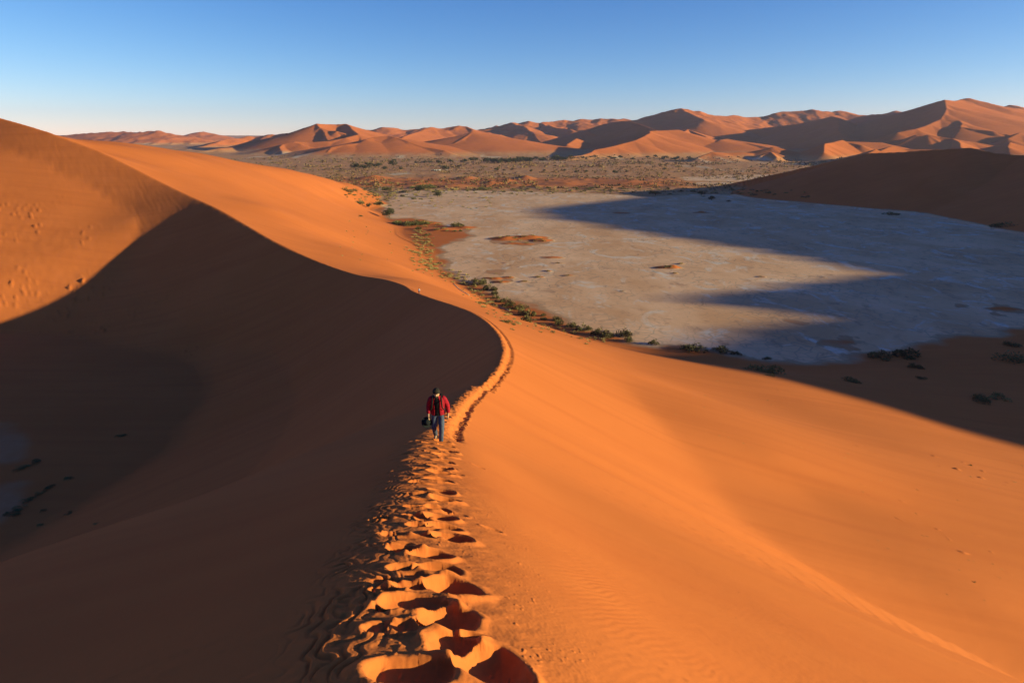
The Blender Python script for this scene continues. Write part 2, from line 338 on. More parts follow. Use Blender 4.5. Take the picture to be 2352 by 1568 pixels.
ISLES = [poly(p) for p in [[(1108, 552), (1150, 543), (1195, 538), (1262, 548), (1256, 560), (1200, 565), (1140, 560)],
                           [(1040, 540), (1085, 528), (1040, 520), (930, 505), (900, 510), (1000, 545)],
                           [(1880, 776), (1935, 774), (1990, 785), (1985, 798), (1920, 800), (1870, 788)], [(2260, 698), (2310, 702), (2352, 712), (2352, 722), (2300, 722), (2270, 712)],
                           [(2190, 698), (2230, 700), (2240, 705), (2195, 706)], [(1780, 731), (1880, 742), (1860, 748), (1820, 745)],
                           [(1118, 640), (1140, 630), (1185, 640), (1180, 652), (1130, 650)], [(1110, 616), (1150, 622), (1160, 634), (1115, 628)]]]
BOWL = [poly(p, 2) for p in [[(-120, 940), (30, 960), (60, 1010), (30, 1050), (-120, 1080)], [(-100, 1090), (50, 1095), (65, 1120), (30, 1150), (-120, 1230)]]]
def sdpoly(X, Y, Pp):
    x = X.ravel(); y = Y.ravel(); ins = np.zeros(x.shape, bool); d = np.full(x.shape, 1e18)
    for i in range(len(Pp)):
        x0, y0 = Pp[i]; x1, y1 = Pp[(i+1) % len(Pp)]
        c = ((y0 > y) != (y1 > y)) & (x < (x1-x0)*(y-y0)/((y1-y0) or 1e-9)+x0); ins ^= c
        bx, by = x1-x0, y1-y0; t = np.clip(((x-x0)*bx+(y-y0)*by)/(bx*bx+by*by), 0, 1)
        d = np.minimum(d, (x-x0-t*bx)**2+(y-y0-t*by)**2)
    return (np.where(ins, 1, -1)*np.sqrt(d)).reshape(X.shape)     # positive inside

MOUNDS = []   # (x, y, rx, ry, h) low sand mounds
def mound(px, py, w, h, ry=None):
    x, y = onplane(px, py); MOUNDS.append((x, y, w, ry or w*.8, h))
for a in [(1075, 411, 26, 6, 60), (1208, 410, 22, 6.5, 50), (1128, 421, 16, 4, 50), (860, 411, 36, 8, 70), (1300, 424, 40, 4, 90), (1450, 420, 50, 4, 90), (1240, 432, 30, 3, 60), (1370, 430, 40, 3.5, 60), (1560, 432, 30, 3, 50),
          (1000, 404, 30, 3, 60), (1180, 428, 26, 3, 40), (960, 425, 24, 3, 50), (1040, 428, 30, 3, 50), (1640, 437, 26, 3, 50), (1700, 434, 40, 4, 60)]: mound(*a)
for a in [(1059, 460, 4, .7, 3), (1068, 464, 5, .8, 3), (1078, 468, 5, .7, 3), (1087, 470, 4, .9, 3), (1097, 473, 5, .7, 3), (1106, 476, 5, .8, 3), (1035, 466, 4, .6, 3), (1145, 606, 2.5, .6, 2), (1160, 608, 3, .6, 2), (1175, 611, 3, .5, 2), (1190, 613, 2.5, .5, 2), (1535, 615, 8, 2.2, 4.5), (1563, 606, 4, .9, 2.4), (1550, 628, 4, .8, 2.2), (1747, 636, 4, .8, 2.6), (1542, 660, 2.5, .5, 2), (1268, 592, 9, 1.2, 5), (1281, 605, 5, .7, 3), (1258, 623, 4, .8, 3), (1258, 629, 4, .6, 2.4), (1305, 633, 6, .9, 2.6),
          (1288, 624, 2.6, .5, 2), (1236, 637, 5, 1.0, 2.4), (1205, 647, 5, .9, 2.2), (1202, 667, 4, .5, 2), (1165, 604, 5, .7, 3), (1427, 669, 4, .6, 2), (1410, 667, 3, .4, 2), (1130, 640, 7, 1.2, 4), (1150, 648, 6, 1.1, 4), (1170, 638, 5, 1, 4),
          (1165, 549, 16, 2.0, 9), (1210, 547, 18, 2.2, 10), (1245, 553, 9, 1.6, 7), (1178, 560, 10, 1.2, 5), (1205, 561, 8, 1.0, 5), (1427, 490, 12, 1.2, 8), (1610, 489, 9, 1.8, 7), (1520, 445, 14, 3, 12), (1843, 672, 4, .3, 3), (1933, 680, 3.4, .5, 2), (1740, 695, 3, .5, 2),
          (2300, 710, 9, 1.2, 4), (1935, 786, 9, .7, 5), (1842, 638, 4, .5, 2), (1890, 637, 4, .6, 3), (1830, 637, 3, .5, 2), (1060, 523, 14, 2, 9), (1020, 528, 14, 2, 9), (960, 512, 20, 2.4, 10), (1620, 740, 2, .3, 1.5), (1650, 590, 2, .3, 1.5)]: mound(*a)

CARV = (0, 0)
def terrain(az, rr, want_attr=True):
    """height and masks on a tensor polar grid"""
    lr = np.log(rr)
    X = rr[:, None]*np.sin(az)[None]; Y = rr[:, None]*np.cos(az)[None]
    Lu = up(Lf, az, lr); Ru = up(Rf, az, lr); S = up(sdf, az, lr)
    rad = np.broadcast_to(rr[:, None], X.shape)
    # rounded ragged edge to the trodden crest
    kk = .85*smooth(26, 19, rad)+.12*smooth(400, 200, rad)
    sm = .5*(Lu+Ru-np.sqrt((Lu-Ru)**2+kk*kk))+.5*kk*np.exp(-(S/2.2)**2)
    H = np.where(np.abs(S) < 8, sm*smooth(8, 5, np.abs(S))+np.where(S > 0, Lu, Ru)*(1-smooth(8, 5, np.abs(S))), np.where(S > 0, Lu, Ru))
    # large soft undulation of the sand away from the crest
    w = smooth(4, 40, np.abs(S))
    if rr[-1] < 3000:
        H = H+w*(.35*fbm(X/45, Y/60, 3, 2))+smooth(300, 700, rad)*w*1.2*fbm(X/160, Y/220, 5, 2)*(H > 1)
        lf = (S > 8)
        if rr[-1] > 60:
            # clods and slumps on the far left wall
            c = smooth(30, 60, S)*smooth(240, 300, rad)*smooth(600, 480, rad)
            nz = perlin(X/1.9, Y/2.4, 41); cl = perlin(X/26, Y/26, 43)
            H = H+c*(np.maximum(nz-.45, 0)*2.6*smooth(-.1, .3, cl)+.07*fbm(X/4, Y/4, 44, 3))
            st = smooth(2, 6, S)*smooth(40, 20, S)*smooth(300, 330, rad)
            H = H+st*.05*perlin((X*.8+Y*.6)/1.1+.6*perlin(X/9, Y/9, 48), (X*-.6+Y*.8)/12, 47)
            # lumps on the lit right flank
            c2_ = smooth(-15, -60, S)*smooth(2, 8, H)
            nz = perlin(X/1.7, Y/1.7, 51); cl = perlin(X/24, Y/24, 53)
            H = H+c2_*(np.maximum(nz-.62, 0)*.7*smooth(.05, .4, cl))*smooth(900, 300, rad)
    # plain
    hum = smooth(3, 12, 0*X+1)
    pan = sdpoly(X, Y, PAN) if rr[-1] < 3000 and rr[-1] > 60 else np.full(X.shape, -1000.)
    plain = .0*X
    if rr[-1] > 60:
        valley = smooth(0, 40, -pan)
        nz = fbm(X/26, Y/44, 61, 3)
        sm_ = np.maximum(smooth(-12, 10, sdpoly(X, Y, STRIP)), smooth(-12, 10, sdpoly(X, Y, STRIP2))); valley = valley*(1-sm_)
        plain = valley*(np.maximum(nz, -.2)*1.5*smooth(500, 900, rad)+.25*fbm(X/7, Y/9, 65, 2))
        plain = plain*(1-sm_)
        band = (1-sm_)*smooth(1120, 1240, Y)*smooth(1560, 1400, Y)*smooth(420, 250, X)
        plain = plain+band*2.6*np.maximum(fbm(X/70, Y/90, 67, 3), -.1)
        for (mx, my, rx, ry, h) in MOUNDS:
            if my-4*ry > rr[-1] or mx*mx+my*my < (rr[0]-4*ry)**2: continue
            ja = (az > math.atan2(mx, my)-4*max(rx, ry)/my) & (az < math.atan2(mx, my)+4*max(rx, ry)/my)
            ia = (rr > math.hypot(mx, my)-3.5*ry-abs(mx/my)*3.5*rx) & (rr < math.hypot(mx, my)+3.5*ry+abs(mx/my)*3.5*rx)
            if not ja.any() or not ia.any(): continue
            sub = np.ix_(np.where(ia)[0], np.where(ja)[0])
            x = X[sub]-mx; y = Y[sub]-my
            wv_ = .25*perlin(X[sub]/(rx*.8), Y[sub]/(rx*.8), 71)
            q = (x/rx)**2+(y/ry)**2
            b = h*np.exp(-q*1.1)*(1+wv_*2)
            if h > 3.4: b = h*np.maximum(0, 1-np.sqrt(q)*.75-.1*x/rx)**1.2
            plain[sub] = np.maximum(plain[sub], b+plain[sub]*.3)
    base = np.full(X.shape, 0.)
    main = H
    Z = smax(main, plain, 1.6)-.4 if rr[-1] > 60 else H
    cls = np.where(main > plain-.0, 0, 1)           # 0 dune, 1 plain
    if rr[-1] > 60:
        rdh = np.maximum(RD.height(X, Y), RR.height(X, Y))+.8*fbm(X/60, Y/60, 81, 3)*smooth(200, 400, X)
        Z2 = smax(Z, rdh, 1.5)
        cls = np.where((rdh > Z+.2), 2, cls); Z = Z2
    if rr[-1] > 2000:
        wx = X+45*fbm(X/420, Y/420, 90, 2); wy = Y+45*fbm(X/420+7, Y/420, 92, 2)
        fd = FD.height(wx*0+X+6*fbm(X/260, Y/260, 90, 2), Y+14*fbm(X/300+7, Y/300, 92, 2))
        rgh = fbm(X/230, Y/300, 95, 4, .55)
        gr = smooth(2300, 3200, rad)
        fd = fd+gr*(7*rgh*smooth(4600, 5800, rad)+1.2*rgh-smooth(4300, 5600, rad)*12*np.abs(perlin(X/150, Y/330, 99)))
        pl = np.maximum(0, (rad-2600)*.006)
        pl = pl+gr*4*fbm(X/500, Y/700, 97, 3)*smooth(3000, 4000, rad)
        Z = smax(np.maximum(Z, pl*smooth(2300, 3000, rad)), fd, 6)-1.5*smooth(2300, 2600, rad)
        cls = np.where(fd > 2, 3, cls)
    # masks
    clay = smooth(-7.0, 8.0, pan+6*fbm(X/22, Y/30, 101, 4)*smooth(0, 250, rad)) if rr[-1] > 60 else np.zeros(X.shape)
    if rr[-1] > 60:
        for Pp, k in ((STRIP, 8), (STRIP2, 8)):
            clay = np.maximum(clay, smooth(-4, 6, sdpoly(X, Y, Pp)+k*fbm(X/40, Y/60, 103, 3)))
        if rr[0] < 400:
            for Pp in BOWL: clay = np.maximum(clay, smooth(-2, 3, sdpoly(X, Y, Pp)+4*fbm(X/14, Y/14, 105, 3))*.14)
        isl = np.zeros(X.shape)
        for Pp in ISLES: isl = np.maximum(isl, smooth(-2.5, 3.0, sdpoly(X, Y, Pp)+9*fbm(X/12, Y/18, 107, 4)))
        clay = (clay*(1-isl)+.26*isl*clay)*smooth(2.2, .5, Z)*smooth(.75, .2, plain)
    vm = smooth(700, 1000, rad)*(cls == 1) if rr[-1] > 60 else np.zeros(X.shape)
    if rr[-1] > 60: vm = vm*(1-.8*band)
    if rr[-1] > 2000: vm = np.maximum(vm*smooth(6, 1, Z), smooth(2300, 2800, rad)*smooth(26, 4, Z-np.maximum(0, (rad-2600)*.006)))
    return X, Y, Z, S, clay.astype(np.float32), vm.astype(np.float32), cls

# ------------------------------------------------------------------ footprints and ripples on the near crest
def base_hit(px, py, T):
    """first crossing of a pixel ray with a polar patch T=(az,rr,Z)"""
    az, rr, Z = T
    u, y, z = ray(px, py); a = math.atan2(u, y); k = z/math.hypot(u, y)
    j = min(max(np.searchsorted(az, a)-1, 0), len(az)-2); f = (a-az[j])/(az[j+1]-az[j])
    col = Z[:, j]*(1-f)+Z[:, j+1]*f
    g = col-(CAMZ+k*rr); i = np.where((g[1:] >= 0) & (g[:-1] < 0))[0]
    if not len(i): return None
    i = i[0]; t = g[i]/(g[i]-g[i+1]); r = rr[i]+(rr[i+1]-rr[i])*t
    return r*math.sin(a), r*math.cos(a), CAMZ+k*r, r

def carve(az, rr, X, Y, OFF, RIM, px_, py_, ax_, ay_, depth, rim, tilt=0, seed=0):
    r0 = math.hypot(px_, py_); a0 = math.atan2(px_, py_); ext = 2.6*max(ax_, ay_)
    i0, i1 = np.searchsorted(rr, [r0-ext, r0+ext]); j0, j1 = np.searchsorted(az, [a0-ext/r0, a0+ext/r0])
    if i1-i0 < 2 or j1-j0 < 2: return
    x = X[i0:i1, j0:j1]-px_; y = Y[i0:i1, j0:j1]-py_
    c, s = cos(tilt), sin(tilt); xr = c*x+s*y; yr = -s*x+c*y
    w = 1+.15*perlin((x+px_)/(ax_*.95), (y+py_)/(ax_*.95), seed)+.05*perlin((x+px_)/(ax_*.5), (y+py_)/(ax_*.5), seed+9)+.014*perlin((x+px_)/(ax_*.4), (y+py_)/(ax_*.4), seed+5)
    q = np.sqrt((xr/ax_)**2+(yr/ay_)**2)*w
    bowl = -depth*(1-q**2.2)
    o = OFF[i0:i1, j0:j1]
    RIM[i0:i1, j0:j1] = RIM[i0:i1, j0:j1]*smooth(.75, 1.05, q)+rim*np.exp(-((q-1.12)/.20)**2)*(1+.5*np.sin(np.arctan2(yr, xr)*2+seed))
    inside = q < 1.02
    o[:] = np.where(inside, np.minimum(o*.35, bowl), o)

PITS = [(1030, 1485, 245, .26, 1.), (830, 1385, 180, .22, .9), (620, 1515, 360, .16, .55), (930, 1345, 110, .08, .5), (810, 1250, 200, .24, .85), (580, 1290, 125, .09, .7), (835, 1100, 205, .24, .75), (640, 1172, 280, .15, .5), (470, 1290, 150, .05, .6),
        (640, 1086, 190, .12, .45), (500, 1105, 130, .05, .5), (755, 1006, 170, .22, .6), (600, 998, 150, .12, .55), (725, 928, 155, .22, .65), (595, 905, 160, .12, .5), (820, 846, 150, .22, .6), (690, 838, 140, .10, .4), (560, 880, 130, .05, .4),
        (790, 798, 130, .20, .6), (670, 786, 125, .1, .45), (540, 830, 140, .05, .4), (765, 744, 120, .2, .6), (655, 738, 115, .1, .45), (470, 750, 90, .05, .5), (745, 700, 110, .2, .6), (640, 692, 100, .1, .4), (790, 655, 118, .2, .6), (680, 655, 90, .1, .4),
        (772, 616, 100, .2, .6), (660, 622, 110, .1, .4), (765, 559, 98, .2, .6), (670, 570, 100, .1, .4), (772, 523, 98, .2, .6), (680, 530, 90, .1, .4), (772, 496, 90, .2, .6), (690, 500, 90, .1, .4), (782, 466, 84, .2, .6), (700, 472, 80, .1, .4),
        (792, 434, 82, .2, .6), (712, 440, 80, .1, .4), (802, 410, 76, .2, .6), (725, 412, 70, .1, .4), (790, 385, 70, .2, .6), (715, 388, 66, .1, .4), (778, 364, 66, .2, .6), (712, 370, 60, .1, .4), (808, 330, 60, .2, .7), (820, 300, 56, .2, .7),
        (838, 280, 54, .2, .7), (860, 255, 50, .2, .8), (880, 238, 46, .2, .8), (800, 345, 50, .15, .7), (730, 340, 60, .1, .5), (745, 318, 56, .1, .5), (760, 298, 50, .1, .5)]

def footprints(az, rr, X, Y, Z, S):
    T = (az, rr, Z)
    OFF = np.zeros(Z.shape, np.float32); RIM = np.zeros(Z.shape, np.float32)
    # trodden, smoothed top of the ridge with soft random lumps
    rad = np.broadcast_to(rr[:, None], Z.shape)
    rs = np.random.default_rng(5)
    # scattered older prints
    for k in range(46):
        y = rs.uniform(2.6, 26); x = float(crest_c(y))+rs.normal(-.12, .36)
        a = rs.uniform(.09, .16); carve(az, rr, X, Y, OFF, RIM, x, y, a*1.2, a*.8, rs.uniform(.02, .05), .008, rs.uniform(-.5, .5), k)
    for k, (zx, zy, w, dep, asp) in enumerate(PITS[::-1]):
        px, py = 658.6+.4602*zx, 846.7+.4602*zy
        h = base_hit(px, py, T)
        if h is None: continue
        x, y, z, r = h
        dist = math.sqrt(x*x+y*y+(z-CAMZ)**2)
        a = .5*w*.4602*dist/F*(1.4 if dep > .19 else 1.2)
        carve(az, rr, X, Y, OFF, RIM, x, y, a, max(a*asp, .5*a if asp > .5 else .4*a)*1.25, max(dep*a*2.7, .03), .10*a+.006, rs.uniform(-.15, .25), 100+k)
    # rest of the trail along the crest
    y = 21.; k = 0
    while y < 46:
        side = 1 if k % 2 else -1
        tnx = float(np.interp(y, sY, NXl)); tny = float(np.interp(y, sY, NYl))
        off = .50+side*.11+rs.normal(0, .03)+.25*smooth(44, 80, y)
        x = float(crest_c(y))-tnx*off; yy = y-tny*off
        carve(az, rr, X, Y, OFF, RIM, x, yy, rs.uniform(.19, .26), rs.uniform(.14, .19), rs.uniform(.13, .18), .02, -.3, 300+k)
        if k % 2 == 0:
            x = float(crest_c(y))-tnx*.22; yy = y-tny*.22
            carve(az, rr, X, Y, OFF, RIM, x, yy, .13, .1, .03, .01, 0, 700+k)
        y += rs.uniform(.22, .31); k += 1
    OFF = np.minimum(OFF, -.16*np.exp(-((S+.50+.10*perlin(X/1.4, Y/1.4, 231))/.17)**2)*smooth(19, 22, rad)*(1+.5*perlin(X/.4, Y/.3, 233)))
    top = np.exp(-(S/.55)**2)*smooth(46, 30, rad)
    lump = (.014*perlin(X/.30, Y/.24, 201)+.007*perlin(X/.12, Y/.10, 203))*top*smooth(.8, 2, rad)
    tr = smooth(1.25, .6, np.abs(S))*smooth(16, 8, rad)
    lump = lump+tr*(np.maximum(perlin(X/.05, Y/.045, 241)-.42, 0)*.022*smooth(-.1, .3, perlin(X/.4, Y/.4, 243))+.0016*perlin(X/.028, Y/.028, 245))
    # wind ripples
    lf = smooth(.25, .6, S)*smooth(1.3, .8, S)*smooth(17, 7, rad)
    ph = X*1.0+.10*Y+.16*perlin(X/.26, Y/.30, 205)+.05*perlin(X/.11, Y/.14, 207)
    wv_ = np.sin(ph*2*pi/.125)+.35*np.sin(ph*4*pi/.125+1)
    rip = .0100*wv_*lf*(.45+.8*smooth(-.3, .5, perlin(X/.5, Y/.6, 209)))
    lf2 = smooth(.25, .5, S)*smooth(1.9, .9, S)*smooth(40, 20, rad)*smooth(6, 12, rad)
    rip = rip+lf2*.02*np.maximum(perlin(X/.35, Y/.3, 213), 0)*2
    rt = smooth(-.7, -1.3, S)*smooth(-3.2, -2.2, S)*smooth(14, 5, rad)
    ph = (X*.85-.5*Y)+.05*perlin(X/.5, Y/.5, 215)
    rip = rip+.0014*np.sin(ph*2*pi/.085)*rt*(.5+.7*perlin(X/.7, Y/.7, 217))
    rg = np.exp(-((S-.15)/.35)**2)*smooth(20, 24, rad)
    lump = lump+rg*(.07*perlin(X/.45, Y/.45, 251)+.05*perlin(X/.2, Y/.2, 253))
    return Z+OFF+np.where(OFF < -.02, RIM*.3, RIM)+lump+rip

def trail(az, rr, X, Y, Z, S):
    OFF = np.zeros(Z.shape, np.float32); RIM = np.zeros(Z.shape, np.float32)
    rs = np.random.default_rng(6); y = 44.5; k = 0
    while y < 215:
        side = 1 if k % 2 else -1
        tnx = float(np.interp(y, sY, NXl)); tny = float(np.interp(y, sY, NYl))
        off = .50+side*.13+rs.normal(0, .05)+.28*smooth(44, 80, y)
        carve(az, rr, X, Y, OFF, RIM, float(crest_c(y))-tnx*off, y-tny*off, .30, rs.uniform(.2, .28), rs.uniform(.16, .22), .035, -.3, 300+k)
        y += rs.uniform(.26, .38); k += 1
    OFF = np.minimum(OFF, -.17*np.exp(-((S+.50+.28*smooth(44, 80, rr)[:, None]+.10*perlin(X/1.4, Y/1.4, 231))/(.17+.08*smooth(44, 70, rr)[:, None]))**2)*smooth(215, 170, rr)[:, None]*(1+.6*perlin(X/.5, Y/.4, 233)))
    # ragged crumbling brink
    rag = np.exp(-(S/.45)**2)*(.10*perlin(X/.6, Y/.6, 221)+.06*perlin(X/.25, Y/.25, 223))*smooth(44, 50, rr)[:, None]*smooth(330, 200, rr)[:, None]
    return Z+OFF+RIM+rag

# ------------------------------------------------------------------ materials
def newmat(name, rough=.9):
    m = bpy.data.materials.new(name); m.use_nodes = True
    nt = m.node_tree; b = nt.nodes['Principled BSDF']; b.inputs['Roughness'].default_value = rough
    b.inputs['Specular IOR Level'].default_value = .15
    return m, nt, b
def N(nt, t, **kw):
    nd = nt.nodes.new(t)
    for k, v in kw.items(): setattr(nd, k, v)
    return nd
def noise(nt, scale, detail=4, rough=.55, vec=None, dist=0):
    nd = N(nt, 'ShaderNodeTexNoise'); nd.inputs['Scale'].default_value = scale; nd.inputs['Detail'].default_value = detail
    nd.inputs['Roughness'].default_value = rough; nd.inputs['Distortion'].default_value = dist
    if vec is not None: nt.links.new(vec, nd.inputs['Vector'])
    return nd.outputs['Fac']
def mapr(nt, v, a, b, c=0., d=1.):
    nd = N(nt, 'ShaderNodeMapRange'); nd.clamp = True
    nt.links.new(v, nd.inputs[0]); 
    for i, q in enumerate((a, b, c, d)): nd.inputs[1+i].default_value = q
    return nd.outputs[0]
def mix(nt, fac, a, b, blend='MIX'):
    nd = N(nt, 'ShaderNodeMix', data_type='RGBA', blend_type=blend)
    for sock, v in ((nd.inputs[0], fac), (nd.inputs[6], a), (nd.inputs[7], b)):
        if hasattr(v, 'is_linked') or hasattr(v, 'links'): nt.links.new(v, sock)
        elif isinstance(v, (int, float)): sock.default_value = v
        else: sock.default_value = (*v, 1) if len(v) == 3 else v
    return nd.outputs[2]
def math_(nt, op, a, b=None):
    nd = N(nt, 'ShaderNodeMath', operation=op)
    for i, v in enumerate((a, b)):
        if v is None: continue
        if isinstance(v, (int, float)): nd.inputs[i].default_value = v
        else: nt.links.new(v, nd.inputs[i])
    return nd.outputs[0]
def attr(nt, name):
    nd = N(nt, 'ShaderNodeAttribute', attribute_name=name); return nd.outputs['Fac']
def stretched(nt, sx, sy, sz=1):
    g = N(nt, 'ShaderNodeNewGeometry'); mp = N(nt, 'ShaderNodeMapping'); mp.inputs['Scale'].default_value = (sx, sy, sz)
    nt.links.new(g.outputs['Position'], mp.inputs['Vector']); return mp.outputs[0]

GM, nt, bsdf = newmat('desert_ground', .95)
bsdf.inputs['Specular IOR Level'].default_value = .05
geo = N(nt, 'ShaderNodeNewGeometry'); pos = geo.outputs['Position']
clay = attr(nt, 'clay'); val = attr(nt, 'valley')
sand = mix(nt, mapr(nt, noise(nt, .03, 4, .6, pos), .35, .65), (.58, .140, .035), (.64, .158, .042))
sand = mix(nt, mapr(nt, noise(nt, 1.0, 3, .6, stretched(nt, .02, .3, .02)), .45, .75), sand, (.55, .127, .033))
sand = mix(nt, mapr(nt, noise(nt, 700, 2, .7, pos), .3, .7, 0, .35), sand, (.50, .118, .031))
sand = mix(nt, mapr(nt, noise(nt, 90, 3, .8, pos), .70, .76, 0, .5), sand, (.30, .11, .045))
vs = N(nt, 'ShaderNodeTexVoronoi', feature='F1'); vs.inputs['Scale'].default_value = 1.5; nt.links.new(pos, vs.inputs['Vector'])
sand = mix(nt, math_(nt, 'MULTIPLY', mapr(nt, vs.outputs['Distance'], .020, .026, 1, 0), mapr(nt, noise(nt, .25, 3, .6, pos), .48, .54)), sand, (.07, .035, .02))
# valley floor: dull red-brown with pale and dark mottling
vv = stretched(nt, .03, .012, .03)
valc = mix(nt, mapr(nt, noise(nt, 1, 8, .65, vv), .38, .62), (.50, .175, .070), (.62, .29, .14))
valc = mix(nt, mapr(nt, noise(nt, 9, 4, .7, vv), .52, .62, 0, .75), valc, (.10, .065, .035))
valc = mix(nt, mapr(nt, noise(nt, 2.3, 4, .6, vv), .60, .66, 0, .5), valc, (.46, .34, .26))
valc = mix(nt, mapr(nt, noise(nt, 1, 4, .6, stretched(nt, .0035, .0016, .01)), .46, .60, 0, .85), valc, (.58, .235, .095))
valc = mix(nt, mapr(nt, noise(nt, 1, 5, .6, stretched(nt, .006, .0022, .01)), .60, .68, 0, .8), valc, (.66, .46, .32))
base = mix(nt, val, sand, valc)
# clay
pv = stretched(nt, .02, .012, .02)
cl = mix(nt, mapr(nt, noise(nt, 1.0, 9, .62, pv, .6), .36, .64), (.69, .325, .165), (.87, .465, .275))
cl = mix(nt, mapr(nt, noise(nt, 2.2, 10, .66, pv, 1.4), .54, .66, 0, .75), cl, (.78, .60, .50))
cl = mix(nt, mapr(nt, noise(nt, 6.0, 9, .72, pv, .8), .54, .68, 0, .8), cl, (.42, .20, .12))
vor = N(nt, 'ShaderNodeTexVoronoi', feature='DISTANCE_TO_EDGE'); vor.inputs['Scale'].default_value = .16; nt.links.new(pos, vor.inputs['Vector'])
cl = mix(nt, math_(nt, 'MULTIPLY', mapr(nt, vor.outputs['Distance'], 0, .07, .5, 0), mapr(nt, noise(nt, .02, 3, .6, pos), .42, .58)), cl, (.26, .18, .14))
edge = math_(nt, 'ADD', clay, math_(nt, 'MULTIPLY', math_(nt, 'SUBTRACT', noise(nt, .35, 8, .7, pos), .5), .9))
ce = mapr(nt, edge, .42, .62)
ce = math_(nt, 'MULTIPLY', ce, mapr(nt, clay, .02, .2))
rust = mix(nt, mapr(nt, noise(nt, .3, 5, .6, pos), .3, .7), (.46, .21, .105), (.56, .31, .18))
basec = mix(nt, mapr(nt, clay, .0, .35), base, rust)
col = mix(nt, ce, basec, cl)
nt.links.new(col, bsdf.inputs['Base Color'])
bp = N(nt, 'ShaderNodeBump'); bp.inputs['Strength'].default_value = .35; bp.inputs['Distance'].default_value = .004
wvn = N(nt, 'ShaderNodeTexWave', wave_type='BANDS', bands_direction='X'); wvn.inputs['Scale'].default_value = 2.6; wvn.inputs['Distortion'].default_value = 6; wvn.inputs['Detail'].default_value = 3; wvn.inputs['Detail Scale'].default_value = .8
mpw = N(nt, 'ShaderNodeMapping'); mpw.inputs['Rotation'].default_value = (0, 0, .5); nt.links.new(pos, mpw.inputs['Vector']); nt.links.new(mpw.outputs[0], wvn.inputs['Vector'])
wpatch = mapr(nt, noise(nt, .22, 4, .6, pos), .42, .66, 0, .55)
nt.links.new(math_(nt, 'ADD', noise(nt, 220, 3, .7, pos), math_(nt, 'MULTIPLY', wvn.outputs['Fac'], wpatch)), bp.inputs['Height'])
bp2 = N(nt, 'ShaderNodeBump'); bp2.inputs['Strength'].default_value = .35; bp2.inputs['Distance'].default_value = .10
nt.links.new(noise(nt, .55, 6, .62, pos), bp2.inputs['Height']); nt.links.new(bp.outputs[0], bp2.inputs['Normal'])
bp3 = N(nt, 'ShaderNodeBump'); bp3.inputs['Distance'].default_value = 1.2
nt.links.new(math_(nt, 'MULTIPLY', val, .7), bp3.inputs['Strength'])
nt.links.new(noise(nt, .12, 7, .7, pos), bp3.inputs['Height']); nt.links.new(bp2.outputs[0], bp3.inputs['Normal'])
nt.links.new(bp3.outputs[0], bsdf.inputs['Normal'])

# ------------------------------------------------------------------ mesh the ground
def emit(name, X, Y, Z, clay, val, keep=None, label=None, cat=None):
    nr, nc = Z.shape
    ii = np.arange(nr*nc, dtype=np.int32).reshape(nr, nc)
    q = np.stack([ii[:-1, :-1], ii[:-1, 1:], ii[1:, 1:], ii[1:, :-1]], -1).reshape(-1, 4)[:, ::-1]
    if keep is not None: q = q[keep.ravel()]
    if not len(q): return None
    used = np.zeros(nr*nc, bool); used[q.ravel()] = True
    if used.all(): idx = None; V = np.stack([X, Y, Z], -1).reshape(-1, 3); c_ = clay.ravel(); v_ = val.ravel()
    else:
        mp = np.cumsum(used)-1; q = mp[q]; s = used
        V = np.stack([X.ravel()[s], Y.ravel()[s], Z.ravel()[s]], -1); c_ = clay.ravel()[s]; v_ = val.ravel()[s]
    me = bpy.data.meshes.new(name)
    me.vertices.add(len(V)); me.vertices.foreach_set('co', V.astype(np.float32).ravel())
    nf = len(q); me.loops.add(nf*4); me.loops.foreach_set('vertex_index', q.astype(np.int32).ravel())
    me.polygons.add(nf); me.polygons.foreach_set('loop_start', np.arange(0, nf*4, 4, dtype=np.int32))
    for nm, arr in (('clay', c_), ('valley', v_)):
        a = me.attributes.new(nm, 'FLOAT', 'POINT'); a.data.foreach_set('value', np.ascontiguousarray(arr, np.float32))
    me.update(calc_edges=True); me.shade_smooth()
    me.materials.append(GM)
    o = link(bpy.data.objects.new(name, me)); o['kind'] = 'structure'
    if label: o['label'] = label
    return o
def geomr(a, b, st): return np.exp(np.arange(math.log(a), math.log(b), st*Q))
TILES = []
rA = np.concatenate([geomr(.5, 2.4, .012), geomr(2.4, 11, .0024), geomr(11, 45, .0032), [45.0]])
azA = np.concatenate([np.arange(R_(-57), R_(-27), .003*Q), np.arange(R_(-27), R_(10), .00105*Q), np.arange(R_(10), R_(57), .003*Q), [R_(57)]])
rB = np.concatenate([[45.0], geomr(45.06, 130, .0022), geomr(130, 500, .0035), geomr(500, 2400, .004), [2400.]])
azB = np.concatenate([np.arange(R_(-50), R_(50), .0015*Q), [R_(50)]])
rC = np.concatenate([[2400.], geomr(2404, 7200, .0017), geomr(7200, 10500, .006), geomr(10600, 40000, .06), [40000.]])

